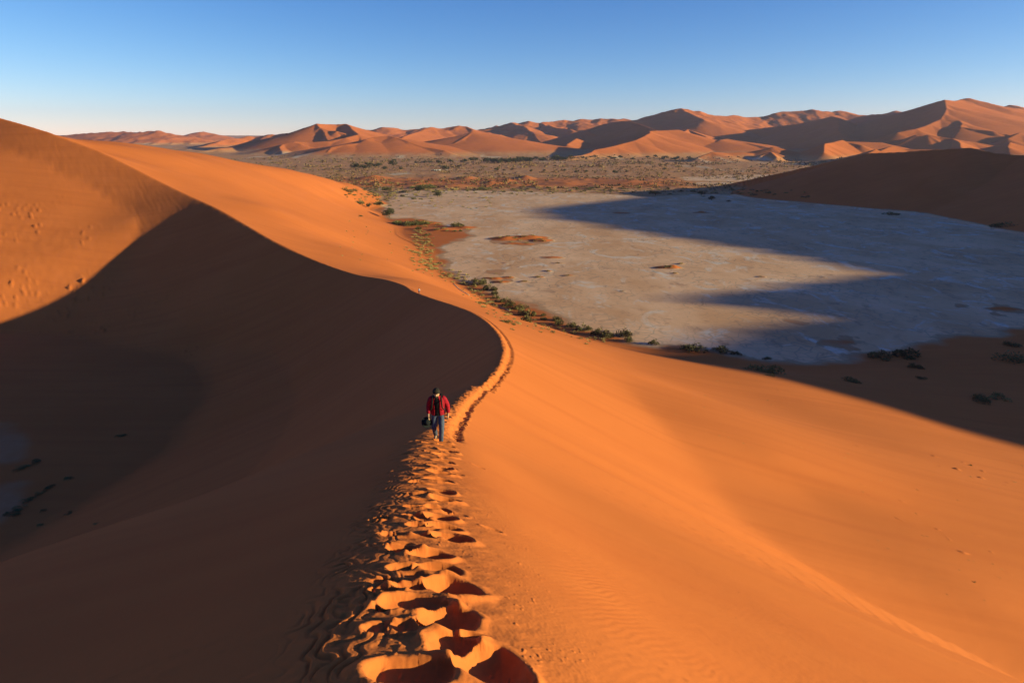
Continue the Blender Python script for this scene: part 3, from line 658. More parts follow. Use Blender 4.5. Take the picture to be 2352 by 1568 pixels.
X, Y, Z, S, c, v, cls = terrain(azA, rA)
Z = footprints(azA, rA, X, Y, Z, S); TILES.append((azA, rA, Z.astype(np.float32)))
emit('foreground_dune', X, Y, Z, c, v)
X, Y, Z, S, c, v, cls = terrain(azB, rB)
Z = trail(azB, rB, X, Y, Z, S); TILES.append((azB, rB, Z.astype(np.float32)))
fc = cls[:-1, :-1]; fcl = (c[:-1, :-1] > .5) & (fc != 2)
emit('dune_ridge', X, Y, Z, c, v, (fc == 0) & ~fcl)
emit('clay_pan', X, Y, Z, c, v, fcl)
emit('valley_floor', X, Y, Z, c, v, ((fc == 1) | (fc == 3)) & ~fcl)
emit('shaded_dune', X, Y, Z, c, v, fc == 2)
X, Y, Z, S, c, v, cls = terrain(azB, rC); TILES.append((azB, rC, Z.astype(np.float32)))
fc = cls[:-1, :-1]
emit('distant_dunes', X, Y, Z, c, v, fc == 3)
emit('distant_plain', X, Y, Z, c, v, fc != 3)
# the parts of the desert beyond the frame (they throw the shadows), coarser
def outer(a0, a1, r0, st, name):
    az = np.arange(a0, a1+1e-6, R_(.7)); az[-1] = a1
    rr = np.concatenate([geomr(r0, 3200, st), [3200.]])
    X, Y, Z, S, c, v, cls = terrain(az, rr); emit(name, X, Y, Z, c, v)
outer(R_(50), R_(120), 44.5, .012, 'desert_ground')
outer(R_(120), R_(180), .5, .02, 'desert_ground')
outer(R_(-180), R_(-57), .5, .02, 'desert_ground')
outer(R_(-57), R_(-50), 44.5, .012, 'desert_ground')
outer(R_(57), R_(120), .5, .02, 'desert_ground')

def hit(px, py):
    for T in TILES:
        h = base_hit(px, py, T)
        if h is not None and abs(h[3]-T[1][0]) > 1e-6: return h
    return None
def ground(x, y):
    r = math.hypot(x, y); a = math.atan2(x, y)
    for az, rr, Z in TILES:
        if rr[0] <= r <= rr[-1] and az[0] < a < az[-1]:
            i = min(np.searchsorted(rr, r)-1, len(rr)-2); j = min(np.searchsorted(az, a)-1, len(az)-2)
            f = (r-rr[i])/(rr[i+1]-rr[i]); g = (a-az[j])/(az[j+1]-az[j])
            return float((Z[i, j]*(1-f)+Z[i+1, j]*f)*(1-g)+(Z[i, j+1]*(1-f)+Z[i+1, j+1]*f)*g)
    return 0.

# ================================================================== OBJECTS
def simple(name, col, rough=.8, col2=None, scale=8):
    m, nt, b = newmat(name, rough)
    if col2:
        nt.links.new(mix(nt, mapr(nt, noise(nt, scale, 4), .35, .65), col, col2), b.inputs['Base Color'])
    else: b.inputs['Base Color'].default_value = (*col, 1)
    return m
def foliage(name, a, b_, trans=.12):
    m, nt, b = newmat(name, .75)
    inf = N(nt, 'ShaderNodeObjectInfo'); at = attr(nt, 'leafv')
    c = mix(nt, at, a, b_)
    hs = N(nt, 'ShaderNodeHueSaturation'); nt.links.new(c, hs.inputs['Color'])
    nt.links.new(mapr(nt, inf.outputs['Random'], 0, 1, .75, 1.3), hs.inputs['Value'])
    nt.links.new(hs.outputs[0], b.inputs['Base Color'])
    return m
M_OLIVE = foliage('olive_leaves', (.065, .050, .020), (.215, .160, .060))
M_GREEN = foliage('green_stems', (.085, .080, .026), (.25, .19, .07))
M_GOLD = foliage('dry_grass', (.26, .155, .055), (.54, .36, .14))
M_DARK = foliage('thorn_tree_leaves', (.028, .029, .014), (.080, .070, .030))
M_BARK = simple('bark', (.10, .065, .04), .9, (.18, .12, .08))
M_LOG = simple('bleached_wood', (.46, .34, .25), .85, (.62, .50, .38), 2)

def leafmesh(name, C, D, size, mat, elong=1.6, seedv=0, w=None):
    """many small leaf-sized faces: centres C, outward directions D"""
    r = np.random.default_rng(seedv); n = len(C)
    t = np.cross(D, r.normal(size=(n, 3))); t /= np.linalg.norm(t, axis=1)[:, None]+1e-9
    d = D+.5*r.normal(size=(n, 3)); d /= np.linalg.norm(d, axis=1)[:, None]+1e-9
    sz = size*r.uniform(.6, 1.4, n)[:, None]
    a = C-t*sz*.5; b = C+t*sz*.5; c = C+d*sz*elong
    V = np.stack([a, b, c], 1).reshape(-1, 3)
    me = bpy.data.meshes.new(name)
    me.vertices.add(3*n); me.vertices.foreach_set('co', V.astype(np.float32).ravel())
    me.loops.add(3*n); me.loops.foreach_set('vertex_index', np.arange(3*n, dtype=np.int32))
    me.polygons.add(n); me.polygons.foreach_set('loop_start', np.arange(0, 3*n, 3, dtype=np.int32))
    at = me.attributes.new('leafv', 'FLOAT', 'POINT')
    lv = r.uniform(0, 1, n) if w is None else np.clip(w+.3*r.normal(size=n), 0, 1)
    at.data.foreach_set('value', np.repeat(lv, 3).astype(np.float32))
    me.update(calc_edges=True); me.materials.append(mat)
    return me
def bush_mesh(name, mat, n, seedv, lobes=6, size=.10, flat=.55, spread=.42):
    """dome about 1 m wide"""
    r = np.random.default_rng(seedv); C = []; D = []; Wt = []
    for k in range(lobes):
        a = r.uniform(0, 2*pi); q = spread*math.sqrt(r.uniform(0, 1)); rad = r.uniform(.16, .30)
        cx_, cy_ = q*cos(a), q*sin(a); hz = rad*flat*r.uniform(1.9, 3.2); lv = r.uniform(0, 1)
        m = n//lobes
        d = r.normal(size=(m, 3)); d[:, 2] = np.abs(d[:, 2]); d /= np.linalg.norm(d, axis=1)[:, None]
        rr_ = r.uniform(.55, 1.05, m)[:, None]
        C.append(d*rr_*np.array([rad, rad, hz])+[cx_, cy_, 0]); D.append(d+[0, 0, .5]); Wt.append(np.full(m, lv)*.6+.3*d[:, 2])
    return leafmesh(name, np.concatenate(C), np.concatenate(D), size, mat, 1.5, seedv, np.concatenate(Wt))
def tuft_mesh(name, mat, n, seedv, size=.1):
    r = np.random.default_rng(seedv)
    a = r.uniform(0, 2*pi, n); q = .28*np.sqrt(r.uniform(0, 1, n))
    C = np.stack([q*np.cos(a), q*np.sin(a), 0*a], 1)
    D = np.stack([np.cos(a)*r.uniform(.2, 1.1, n), np.sin(a)*r.uniform(.2, 1.1, n), r.uniform(.5, 1.2, n)], 1)
    D /= np.linalg.norm(D, axis=1)[:, None]
    return leafmesh(name, C, D, size, mat, 4.2, seedv)
def tubes(name, paths, mat, seg=7, parent=None, cap=True):
    """paths: lists of (x,y,z,r) joined into one mesh"""
    V = []; Fc = []
    for path in paths:
        p = [Vector(q[:3]) for q in path]; b0 = len(V)
        for i, q in enumerate(path):
            d = (p[min(i+1, len(p)-1)]-p[max(i-1, 0)]).normalized()
            u = d.orthogonal().normalized() if i == 0 else (u-d*u.dot(d)).normalized()
            v = d.cross(u); rx = q[3]; ry = q[4] if len(q) > 4 else rx
            for k in range(seg):
                a = 2*pi*k/seg; V.append(p[i]+u*rx*cos(a)+v*ry*sin(a))
        for i in range(len(path)-1):
            for k in range(seg):
                a = b0+i*seg+k; b = b0+i*seg+(k+1) % seg
                Fc.append((a, b, b+seg, a+seg))
        if cap: Fc.append(tuple(b0+k for k in range(seg))[::-1]); Fc.append(tuple(b0+(len(path)-1)*seg+k for k in range(seg)))
    me = bpy.data.meshes.new(name); me.from_pydata([tuple(v) for v in V], [], Fc); me.shade_smooth(); me.materials.append(mat)
    return me
def obj(name, me, parent=None): return link(bpy.data.objects.new(name, me), parent)
def empty(name, loc, rz=0): 
    o = bpy.data.objects.new(name, None); o.location = loc; o.rotation_euler = (0, 0, rz); o.empty_display_size = .3; return link(o)

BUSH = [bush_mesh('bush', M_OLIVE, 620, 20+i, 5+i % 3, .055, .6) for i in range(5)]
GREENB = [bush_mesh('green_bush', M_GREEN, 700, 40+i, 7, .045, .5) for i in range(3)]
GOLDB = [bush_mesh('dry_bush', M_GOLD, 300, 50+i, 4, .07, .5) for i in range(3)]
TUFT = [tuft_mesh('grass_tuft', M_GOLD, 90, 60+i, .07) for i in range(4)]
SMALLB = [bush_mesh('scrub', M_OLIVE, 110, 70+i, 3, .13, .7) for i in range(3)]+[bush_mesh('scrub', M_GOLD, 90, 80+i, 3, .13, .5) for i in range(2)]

USED = {}
def put(name, meshes, px, py, wpx, label, cat, group, hs=1.0, sink=.03):
    h = hit(px, py)
    if h is None: return None
    x, y, z, r = h; dist = math.sqrt(x*x+y*y+(z-CAMZ)**2); w = wpx*dist/F
    me = random.choice(meshes)
    o = obj(name, me); o.location = (x, y, z-sink*w); o.rotation_euler = (0, 0, random.uniform(0, 6.28))
    o.scale = (w, w*random.uniform(.85, 1.1), w*hs)
    return tag(o, label, cat, group)
def cv(ox, oy, k): return lambda zx, zy: (ox+k*zx, oy+k*zy)
c2z = cv(1034.9, 620.9, .16); c4z = cv(1505.3, 564.5, .36); c6z = cv(771.5, 357.5, .16); cbz = cv(799.7, 508, .14); c7z = cv(1129, 338.7, .28); cez = cv(1975.7, 1034.9, .24); c8z = cv(0, 846.7, .4602)
EDGE_LABEL = 'round olive-green bush in the row between the trodden dune foot and the clay pan'
for zx, zy, w in [(355, 160, 90), (365, 215, 110), (465, 195, 130), (530, 285, 150), (635, 290, 90), (620, 345, 110), (655, 400, 90), (710, 450, 90), (785, 450, 100), (825, 515, 150), (960, 555, 140), (1060, 545, 90), (1060, 625, 170), (1160, 640, 140),
                  (1110, 735, 160), (1325, 655, 70), (1330, 710, 80), (1535, 715, 120), (1555, 780, 130), (1740, 815, 130), (1880, 865, 160), (1985, 845, 80), (2100, 925, 170), (2265, 950, 160), (2480, 945, 180), (2560, 1020, 120), (2900, 1060, 120), (420, 475, 70)]:
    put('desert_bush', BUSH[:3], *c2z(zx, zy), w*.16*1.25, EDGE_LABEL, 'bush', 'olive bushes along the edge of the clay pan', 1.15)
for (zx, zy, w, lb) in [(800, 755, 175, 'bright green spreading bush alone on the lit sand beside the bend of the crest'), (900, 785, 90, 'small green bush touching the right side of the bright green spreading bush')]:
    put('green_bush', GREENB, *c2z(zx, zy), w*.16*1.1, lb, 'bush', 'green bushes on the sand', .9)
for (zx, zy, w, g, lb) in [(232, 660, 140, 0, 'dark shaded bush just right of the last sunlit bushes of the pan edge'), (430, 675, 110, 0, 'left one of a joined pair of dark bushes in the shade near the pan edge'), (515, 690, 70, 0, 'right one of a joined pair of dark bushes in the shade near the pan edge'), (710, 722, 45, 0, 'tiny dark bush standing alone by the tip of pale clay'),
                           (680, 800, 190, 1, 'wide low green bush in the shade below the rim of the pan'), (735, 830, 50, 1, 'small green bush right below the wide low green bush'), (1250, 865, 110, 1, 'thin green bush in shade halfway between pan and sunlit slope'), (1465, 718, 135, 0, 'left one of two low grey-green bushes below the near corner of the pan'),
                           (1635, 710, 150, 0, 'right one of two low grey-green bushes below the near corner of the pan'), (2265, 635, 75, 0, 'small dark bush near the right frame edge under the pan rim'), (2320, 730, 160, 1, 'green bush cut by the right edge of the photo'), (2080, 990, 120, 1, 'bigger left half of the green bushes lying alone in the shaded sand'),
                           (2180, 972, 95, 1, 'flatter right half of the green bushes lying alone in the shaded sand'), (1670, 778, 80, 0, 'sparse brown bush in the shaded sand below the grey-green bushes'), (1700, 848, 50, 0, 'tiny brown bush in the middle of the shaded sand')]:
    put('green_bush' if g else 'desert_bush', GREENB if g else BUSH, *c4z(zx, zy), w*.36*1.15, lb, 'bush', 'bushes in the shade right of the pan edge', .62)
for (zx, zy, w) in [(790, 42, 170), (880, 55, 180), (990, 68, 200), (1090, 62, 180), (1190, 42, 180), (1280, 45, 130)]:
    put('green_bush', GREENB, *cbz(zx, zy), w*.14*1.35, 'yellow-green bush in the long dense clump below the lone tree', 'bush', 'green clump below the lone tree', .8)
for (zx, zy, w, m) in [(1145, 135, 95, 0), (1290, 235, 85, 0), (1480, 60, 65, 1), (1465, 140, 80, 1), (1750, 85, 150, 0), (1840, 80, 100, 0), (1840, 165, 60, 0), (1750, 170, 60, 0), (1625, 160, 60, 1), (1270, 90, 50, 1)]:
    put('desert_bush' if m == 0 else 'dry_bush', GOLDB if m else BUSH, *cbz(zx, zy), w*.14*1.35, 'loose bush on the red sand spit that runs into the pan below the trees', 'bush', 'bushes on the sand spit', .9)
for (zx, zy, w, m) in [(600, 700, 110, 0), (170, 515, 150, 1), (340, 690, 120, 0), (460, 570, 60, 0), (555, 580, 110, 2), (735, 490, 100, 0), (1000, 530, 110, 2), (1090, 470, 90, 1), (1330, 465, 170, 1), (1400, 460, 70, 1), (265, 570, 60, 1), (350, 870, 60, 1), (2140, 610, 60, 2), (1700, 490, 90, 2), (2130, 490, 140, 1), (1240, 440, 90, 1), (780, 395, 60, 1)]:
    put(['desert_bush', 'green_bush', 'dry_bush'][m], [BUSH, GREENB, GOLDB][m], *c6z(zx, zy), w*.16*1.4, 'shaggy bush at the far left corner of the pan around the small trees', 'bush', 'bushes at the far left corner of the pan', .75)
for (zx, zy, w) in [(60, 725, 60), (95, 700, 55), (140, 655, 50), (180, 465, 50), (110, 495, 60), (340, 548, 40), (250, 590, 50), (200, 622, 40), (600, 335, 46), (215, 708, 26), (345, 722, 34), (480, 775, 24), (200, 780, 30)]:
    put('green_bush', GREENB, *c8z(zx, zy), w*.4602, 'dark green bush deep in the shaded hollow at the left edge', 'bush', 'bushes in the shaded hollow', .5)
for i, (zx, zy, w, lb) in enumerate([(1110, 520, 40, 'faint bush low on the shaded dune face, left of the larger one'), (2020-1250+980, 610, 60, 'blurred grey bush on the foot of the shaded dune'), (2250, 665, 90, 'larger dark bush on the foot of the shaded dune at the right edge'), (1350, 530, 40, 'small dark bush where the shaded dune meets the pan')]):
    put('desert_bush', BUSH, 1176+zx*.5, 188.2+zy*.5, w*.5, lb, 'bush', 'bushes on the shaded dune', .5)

# scattered golden tufts
def world_put(name, me, x, y, w, label, cat, group, hs=1., sink=.04):
    o = obj(name, me); o.location = (x, y, ground(x, y)-sink*w); o.rotation_euler = (0, 0, random.uniform(0, 6.28)); o.scale = (w, w, w*hs)
    return tag(o, label, cat, group)
strip = [cbz(*p) for p in [(1230, 275), (1280, 380), (1200, 470), (1150, 580), (1260, 680), (1330, 720), (1400, 780), (1560, 860), (1800, 920), (1950, 1000), (2100, 1150), (2300, 1290)]]+[c2z(*p) for p in [(560, 480), (700, 600), (900, 700), (1250, 800), (1500, 850), (1800, 930), (2100, 960), (2400, 1000)]]
rs = random.Random(3)
for k in range(290):
    i = rs.uniform(0, len(strip)-1.001); j = int(i); f = i-j
    px = strip[j][0]*(1-f)+strip[j+1][0]*f+rs.gauss(-4, 13); py = strip[j][1]*(1-f)+strip[j+1][1]*f+rs.gauss(0, 7)
    put('grass_tuft' if k % 3 else 'dry_bush', TUFT if k % 3 else GOLDB, px, py, rs.uniform(6, 13), 'small golden tuft of dry grass on the sandy foot of the dune beside the pan', 'grass tuft', 'dry tufts along the dune foot', rs.uniform(.8, 1.3))
for k in range(120):
    px = rs.uniform(945, 1025); py = rs.uniform(520, 640)
    if abs(px-(955+(py-520)*.5)) > 22: continue
    put('grass_tuft', TUFT, px, py, rs.uniform(5, 11), 'small golden tuft of dry grass on the sandy foot of the dune beside the pan', 'grass tuft', 'dry tufts along the dune foot', 1)
for k in range(40):
    px = rs.uniform(775, 960); py = rs.uniform(440, 600)
    if px > 800+(py-440)*1.1: continue
    put('grass_tuft', TUFT, px, py, rs.uniform(4, 7), 'tiny golden tuft of dry grass scattered on the lit sand above the pan', 'grass tuft', 'dry tufts on the far lit slope', 1)
# on the clay: tufts on their little mounds
for px, py, w in [(1535, 612, 12), (1541, 613, 9), (1529, 614, 8), (1563, 605, 8), (1550, 627, 7), (1747, 635, 6), (1281, 604, 8), (1258, 622, 7), (1305, 632, 8), (1236, 636, 9), (1206, 646, 9), (1130, 638, 8), (1152, 647, 9), (1172, 637, 7), (1140, 628, 6),
                  (1150, 545, 9), (1165, 543, 10), (1185, 547, 9), (1205, 543, 11), (1225, 541, 9), (1240, 549, 10), (1250, 553, 9), (1175, 556, 8), (1210, 558, 8), (1230, 554, 9), (1195, 552, 8), (1060, 520, 12), (1040, 516, 10), (1075, 527, 9), (1020, 524, 10), (990, 512, 10), (1000, 520, 8), (1428, 669, 6)]:
    put('dry_bush', GOLDB, px, py, w*1.3, 'dry golden bush on a low red sand mound out on the clay pan', 'bush', 'dry bushes on mounds in the pan', .6)
for k in range(110):
    px = rs.uniform(880, 1400); py = 437+rs.random()**1.5*45
    if px > 1150 and py > 450: continue
    put('grass_tuft', TUFT, px, py, rs.uniform(5, 10), 'small golden tuft on the pale clay at the far side of the pan', 'grass tuft', 'tufts at the far side of the pan', 1)
for k in range(150):
    px = rs.uniform(850, 1500) if k < 115 else rs.uniform(1480, 1860); py = 437+rs.gauss(0, 3.2)-(px-850)*.002 if k < 115 else 441+rs.gauss(0, 3)
    q = rs.random(); m_, n_ = (BUSH, 'desert_bush') if q < .45 else (GOLDB, 'dry_bush') if q < .8 else (GREENB, 'green_bush')
    put(n_, m_, px, py, rs.uniform(5, 13), 'small bush in the crowded line of scrub along the far rim of the clay pan', 'bush', 'line of scrub along the far rim of the pan', rs.uniform(.5, .8))
for k in range(46):
    px = rs.uniform(790, 900); py = 425+(px-790)*.12+rs.uniform(0, 30)
    q = rs.random(); m_, n_ = (BUSH, 'desert_bush') if q < .4 else (GOLDB, 'dry_bush')
    put(n_, m_, px, py, rs.uniform(5, 11), 'small bush in the scrub at the tip of the far lit slope beside the pan', 'bush', 'scrub at the tip of the far lit slope', rs.uniform(.5, .8))
for k in range(75):
    px = rs.uniform(845, 1010); py = 438+abs(rs.gauss(0, 14))
    if px > 930 and py > 458: continue
    q = rs.random(); m_, n_ = (BUSH, 'desert_bush') if q < .35 else (GOLDB, 'dry_bush') if q < .8 else (GREENB, 'green_bush')
    put(n_, m_, px, py, rs.uniform(5, 14), 'shaggy bush at the far left corner of the pan around the small trees', 'bush', 'bushes at the far left corner of the pan', rs.uniform(.5, .9))
# debris and half-buried twigs on the lit right slope
TW = [tuft_mesh('dry_twigs', M_GOLD, 34, 90+i, .07) for i in range(3)]
for p in [c4z(*q) for q in [(320, 955), (310, 1030), (405, 1210), (465, 1222), (240, 968), (1230, 1327), (1210, 1352), (2010, 1472), (980, 1286), (715, 985), (740, 1012), (560, 1258), (930, 1285), (1010, 1155), (395, 862), (525, 872), (130, 1075)]]+[cez(*q) for q in [(20, 392), (195, 280), (530, 600), (600, 815), (640, 820), (655, 947), (1035, 1045), (1085, 1058), (950, 1142), (1350, 1130), (1185, 1430), (830, 1375), (1445, 94), (1480, 300), (1550, 143), (1230, 362), (925, 472), (1055, 247), (545, 375), (265, 937), (170, 860), (1265, 1085), (1335, 1215)]]:
    put('dry_twigs', TW, *p, rs.uniform(5, 9), 'tiny half-buried tangle of dry twigs on the smooth sunlit slope', 'twigs', 'dry twigs on the lit slope', .45)
put('green_bush', GREENB, *c4z(2010, 1400), 8, 'tiny bright green bush alone on the sunlit slope near the right edge', 'bush', 'green bushes on the sand', .8)
put('green_bush', GREENB, *cez(1090, 1256), 6, 'tiny green sprig low on the sunlit slope in the bottom right corner', 'bush', 'green bushes on the sand', .8)

# ---- trees
def tree_parts(seedv, n, lobes, trunk_h=.32, size=.05, forks=5):
    """tree of unit crown width; returns trunk mesh, crown mesh"""
    r = np.random.default_rng(seedv); C = []; D = []; Wt = []; paths = []
    base = [(0, 0, -.03, .034), (.008, .01, trunk_h*.5, .028), (.0, .0, trunk_h, .024)]
    paths.append(base)
    for k in range(lobes):
        a = 2*pi*k/lobes+r.uniform(-.4, .4); q = r.uniform(.10, .33) if k else 0
        rad = r.uniform(.13, .21); cz_ = trunk_h+r.uniform(.10, .26)-.25*q
        c = np.array([q*cos(a), q*sin(a), cz_]); m = n//lobes
        if k < forks+1: paths.append([(0, 0, trunk_h*.85, .02), (c[0]*.5, c[1]*.5, (trunk_h+cz_)/2, .013), (c[0], c[1], cz_, .005)])
        d = r.normal(size=(m, 3)); d /= np.linalg.norm(d, axis=1)[:, None]
        d[:, 2] = np.where(d[:, 2] < -.35, -.35, d[:, 2])
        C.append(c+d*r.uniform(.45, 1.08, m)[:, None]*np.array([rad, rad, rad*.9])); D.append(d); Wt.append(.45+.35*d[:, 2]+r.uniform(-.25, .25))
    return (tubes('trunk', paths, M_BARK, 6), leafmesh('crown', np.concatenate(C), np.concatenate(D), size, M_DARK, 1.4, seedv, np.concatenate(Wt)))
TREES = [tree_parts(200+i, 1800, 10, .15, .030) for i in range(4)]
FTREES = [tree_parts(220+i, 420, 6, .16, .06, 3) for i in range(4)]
def tree(px, py, wpx, label, group=None, kinds=TREES, hs=1., name='thorn_tree'):
    h = hit(px, py)
    if h is None: return
    x, y, z, r = h; w = 1.3*wpx*math.sqrt(x*x+y*y+(z-CAMZ)**2)/F
    t = tag(empty(name, (x, y, z), random.uniform(0, 6.28)), label, 'tree', group); t.scale = (w, w, w*hs)
    a, b = random.choice(kinds); obj('trunk', a, t); obj('crown', b, t)
for (zx, zy, w, hs, lb) in [(770, 885, 190, 1.0, 'dark lone thorn tree with a broad crown below the far lit slope'), (1200, 530, 135, 1.1, 'dark rounded tree before green bushes at the far left of the pan'),
                            (1462, 595, 118, 1.15, 'small tree with a split trunk standing out on the pale clay'), (475, 755, 66, 1.7, 'slender small tree at the sand edge, left of the broad lone tree'), (620, 705, 80, .8, 'low crooked tree on the clay left of the broad lone tree')]:
    tree(*c6z(zx, zy), w*.16, lb, 'single trees around the pan', TREES, hs)
for (zx, zy, w, hs, lb) in [(1345, 392, 95, .5, 'flat dark tree on the far rim of the pan where the big shadow starts'), (1720, 392, 62, .8, 'dark tree left of the shaded dune on the far rim of the pan'), (1805, 432, 62, .75, 'dark bushy tree standing in the shadow on the far clay'), (1940, 448, 38, .6, 'low dark tree in the shadow nearest the foot of the shaded dune')]:
    tree(*c7z(zx, zy), w*.28, lb, 'single trees around the pan', TREES, hs)
FT = []
for (zx, zy, w) in [(1055, 560, 90), (1130, 565, 90), (1270, 550, 80), (1330, 570, 60), (1400, 535, 90), (1200, 530, 50), (1160, 530, 50), (1480, 570, 40), (1710, 510, 50), (1900, 580, 75), (2090, 505, 70), (2150, 482, 55), (2200, 492, 60), (2300, 500, 95), (2040, 545, 40), (1840, 508, 45), (1630, 512, 45), (1420, 490, 40), (1760, 505, 40), (1960, 505, 50)]:
    FT.append((564.5+.24*zx, 254+.24*zy, w*.24))
for k in range(62):
    x = rs.uniform(0, 620); 
    FT.append((1129+.28*x, 338.7+.28*(128-x*.045+rs.uniform(-9, 8)), rs.uniform(8, 15)))
for k in range(34):
    x = rs.uniform(640, 1660)
    if 1180 < x < 1260: continue
    FT.append((1129+.28*x, 338.7+.28*(96+rs.uniform(-14, 12)), rs.uniform(5, 12)))
for x, y, w in [(775, 207, 38), (1010, 218, 48), (1420, 187, 32), (45, 192, 42), (595, 197, 30), (690, 212, 34), (435, 197, 26), (325, 202, 30), (170, 190, 30), (100, 195, 30), (1110, 205, 24), (1575, 205, 24), (520, 158, 28), (1165, 135, 26)]: FT.append((1129+.28*x, 338.7+.28*y, w*.28))
for px, py, w in FT:
    tree(px, py, w, 'small dark thorn tree in the distant belt of trees on the valley floor', 'trees on the distant valley floor', FTREES, rs.uniform(.75, 1.05))

# ---- valley scrub: the nearest and largest ones as individuals
rs2 = random.Random(8); cnt = 0
VZ = [((790, 1150), (405, 432)), ((900, 1700), (428, 446)), ((1150, 1850), (380, 415)), ((640, 1150), (383, 405)), ((1620, 1800), (418, 445))]
while cnt < 285:
    (xa, xb), (ya, yb) = VZ[rs2.choice([0, 1, 1, 1, 1, 2, 2, 3, 4, 4])]
    px = rs2.uniform(xa, xb); py = rs2.uniform(ya, yb)
    h = hit(px, py)
    if h is None or h[3] < 980 or h[2] > 6: continue
    k = rs2.randrange(5)
    o = put('valley_shrub', [SMALLB[k]], px, py, rs2.uniform(3.5, 9) if ya > 420 else rs2.uniform(3, 6.5), 'low scrubby shrub on the reddish ground of the valley behind the pan', 'shrub', 'shrubs on the valley floor', rs2.uniform(.5, .9))
    if o: cnt += 1
# the mass of small scrub further off
r = np.random.default_rng(77); Cs = []; Ds = []; SZ = []
nsc = 4800
yy = np.exp(r.uniform(math.log(1150), math.log(3050), nsc*2)); xx = yy*r.uniform(-.40, .62, nsc*2)
dens = perlin(xx/150, yy/240, 301)+.5*perlin(xx/50, yy/70, 303); k = (dens > -.12); xx, yy = xx[k][:nsc], yy[k][:nsc]
for x, y in zip(xx, yy):
    z = ground(x, y)
    if z > 14 or (y < 1400 and z > 4): continue
    s_ = r.uniform(1.0, 3.2)*(1+.6*(y > 2000)); m = 9
    d = r.normal(size=(m, 3)); d[:, 2] = np.abs(d[:, 2]); d /= np.linalg.norm(d, axis=1)[:, None]
    Cs.append(np.array([x, y, z])+d*s_*[.8, .8, .45]); Ds.append(d+[0, 0, .4]); SZ.append(np.full((m, 1), s_*.85))
Cs = np.concatenate(Cs); Ds = np.concatenate(Ds); SZ = np.concatenate(SZ)
M_SCRUB = foliage('scrub_leaves', (.070, .050, .024), (.34, .18, .075))
sc = obj('valley_scrub', leafmesh('valley_scrub', Cs, Ds, SZ, M_SCRUB, 1.1, 5)); sc['kind'] = 'stuff'; sc['label'] = 'fine scattered scrub covering the distant valley floor'

# ---- bleached logs at the foot of the dune
def log(pxs, r0, label):
    P_ = []
    for i, (px, py) in enumerate(pxs):
        x, y, z, _ = hit(px, py); P_.append((x, y, z+r0*.5, r0*(.7+.5*i/(len(pxs)-1))))
    o = P_[0]; me = tubes('fallen_log', [[(a-o[0], b-o[1], c-o[2], d) for a, b, c, d in P_]], M_LOG, 8)
    g = obj('fallen_log', me); g.location = o[:3]; tag(g, label, 'log', 'bleached logs on the dune foot')
log([(1041, 651), (1046, 656.5), (1053, 663), (1062, 669.5), (1070, 674), (1077, 678)], .22, 'long pale curved log lying above the first pan-edge bushes')
log([(1146, 704), (1153, 707.5), (1161, 710.5), (1170, 714)], .16, 'short dull log lying between bushes below the long pale log')

# ---- parked vehicles, far out in the valley
M_WHITE = simple('white_paint', (.80, .80, .78), .35); M_GLASS = simple('car_glass', (.03, .035, .04), .1); M_TYRE = simple('tyre_rubber', (.025, .025, .025), .9)
def boxmesh(name, bs, mat, bev=.06):
    import bmesh
    bm = bmesh.new()
    for (x0, x1, y0, y1, z0, z1, tx_) in bs:
        vs = [bm.verts.new(v) for v in [(x0, y0, z0), (x1, y0, z0), (x1, y1, z0), (x0, y1, z0), (x0+tx_, y0+.08*(tx_ > 0), z1), (x1-tx_, y0+.08*(tx_ > 0), z1), (x1-tx_, y1-.08*(tx_ > 0), z1), (x0+tx_, y1-.08*(tx_ > 0), z1)]]
        for f in [(0, 3, 2, 1), (4, 5, 6, 7), (0, 1, 5, 4), (1, 2, 6, 5), (2, 3, 7, 6), (3, 0, 4, 7)]: bm.faces.new([vs[i] for i in f])
    bmesh.ops.bevel(bm, geom=bm.edges[:], offset=bev, segments=2, affect='EDGES')
    me = bpy.data.meshes.new(name); bm.to_mesh(me); bm.free(); me.materials.append(mat); return me
CB = boxmesh('body', [(-2.3, 2.3, -.9, .9, .45, 1.15, 0), (-1.9, 1.2, -.82, .82, 1.17, 1.85, .35)], M_WHITE)
CW = boxmesh('window', [(-1.62, .95, -.84, -.815, 1.25, 1.7, .12), (-1.62, .95, .815, .84, 1.25, 1.7, .12)], M_GLASS, .004)
CT = tubes('wheel', [[(0, -.12, 0, .36), (0, .12, 0, .36)]], M_TYRE, 16)
car0 = empty('parked_car', (0, 0, 0)); tag(car0, None, 'car', 'white cars parked in the valley')
obj('body', CB, car0); obj('window', CW, car0)
for sx in (-1.45, 1.45):
    for sy in (-.85, .85):
        w_ = obj('wheel', CT, car0); w_.location = (sx, sy, .36)
for i, (px, lb) in enumerate([(993, 'leftmost of the tiny white cars parked beside the dark tree'), (997.5, 'second from the left of the tiny white cars parked beside the dark tree'), (1002, 'third from the left of the tiny white cars parked beside the dark tree'),
                              (1006, 'fourth from the left of the tiny white cars parked beside the dark tree'), (1010.5, 'last of the close row of tiny white cars, nearest the dark tree'), (1026, 'single white car parked on the right side of the dark tree')]):
    if i == 0: c_ = car0
    else:
        c_ = car0.copy(); scene.collection.objects.link(c_)
        for ch in car0.children:
            d = ch.copy(); scene.collection.objects.link(d); d.parent = c_
    x, y, z, _ = hit(px, 391.8); c_.location = (x, y, ground(x, y)+.05); c_.rotation_euler = (0, 0, random.uniform(-.4, 1.2)); c_['label'] = lb

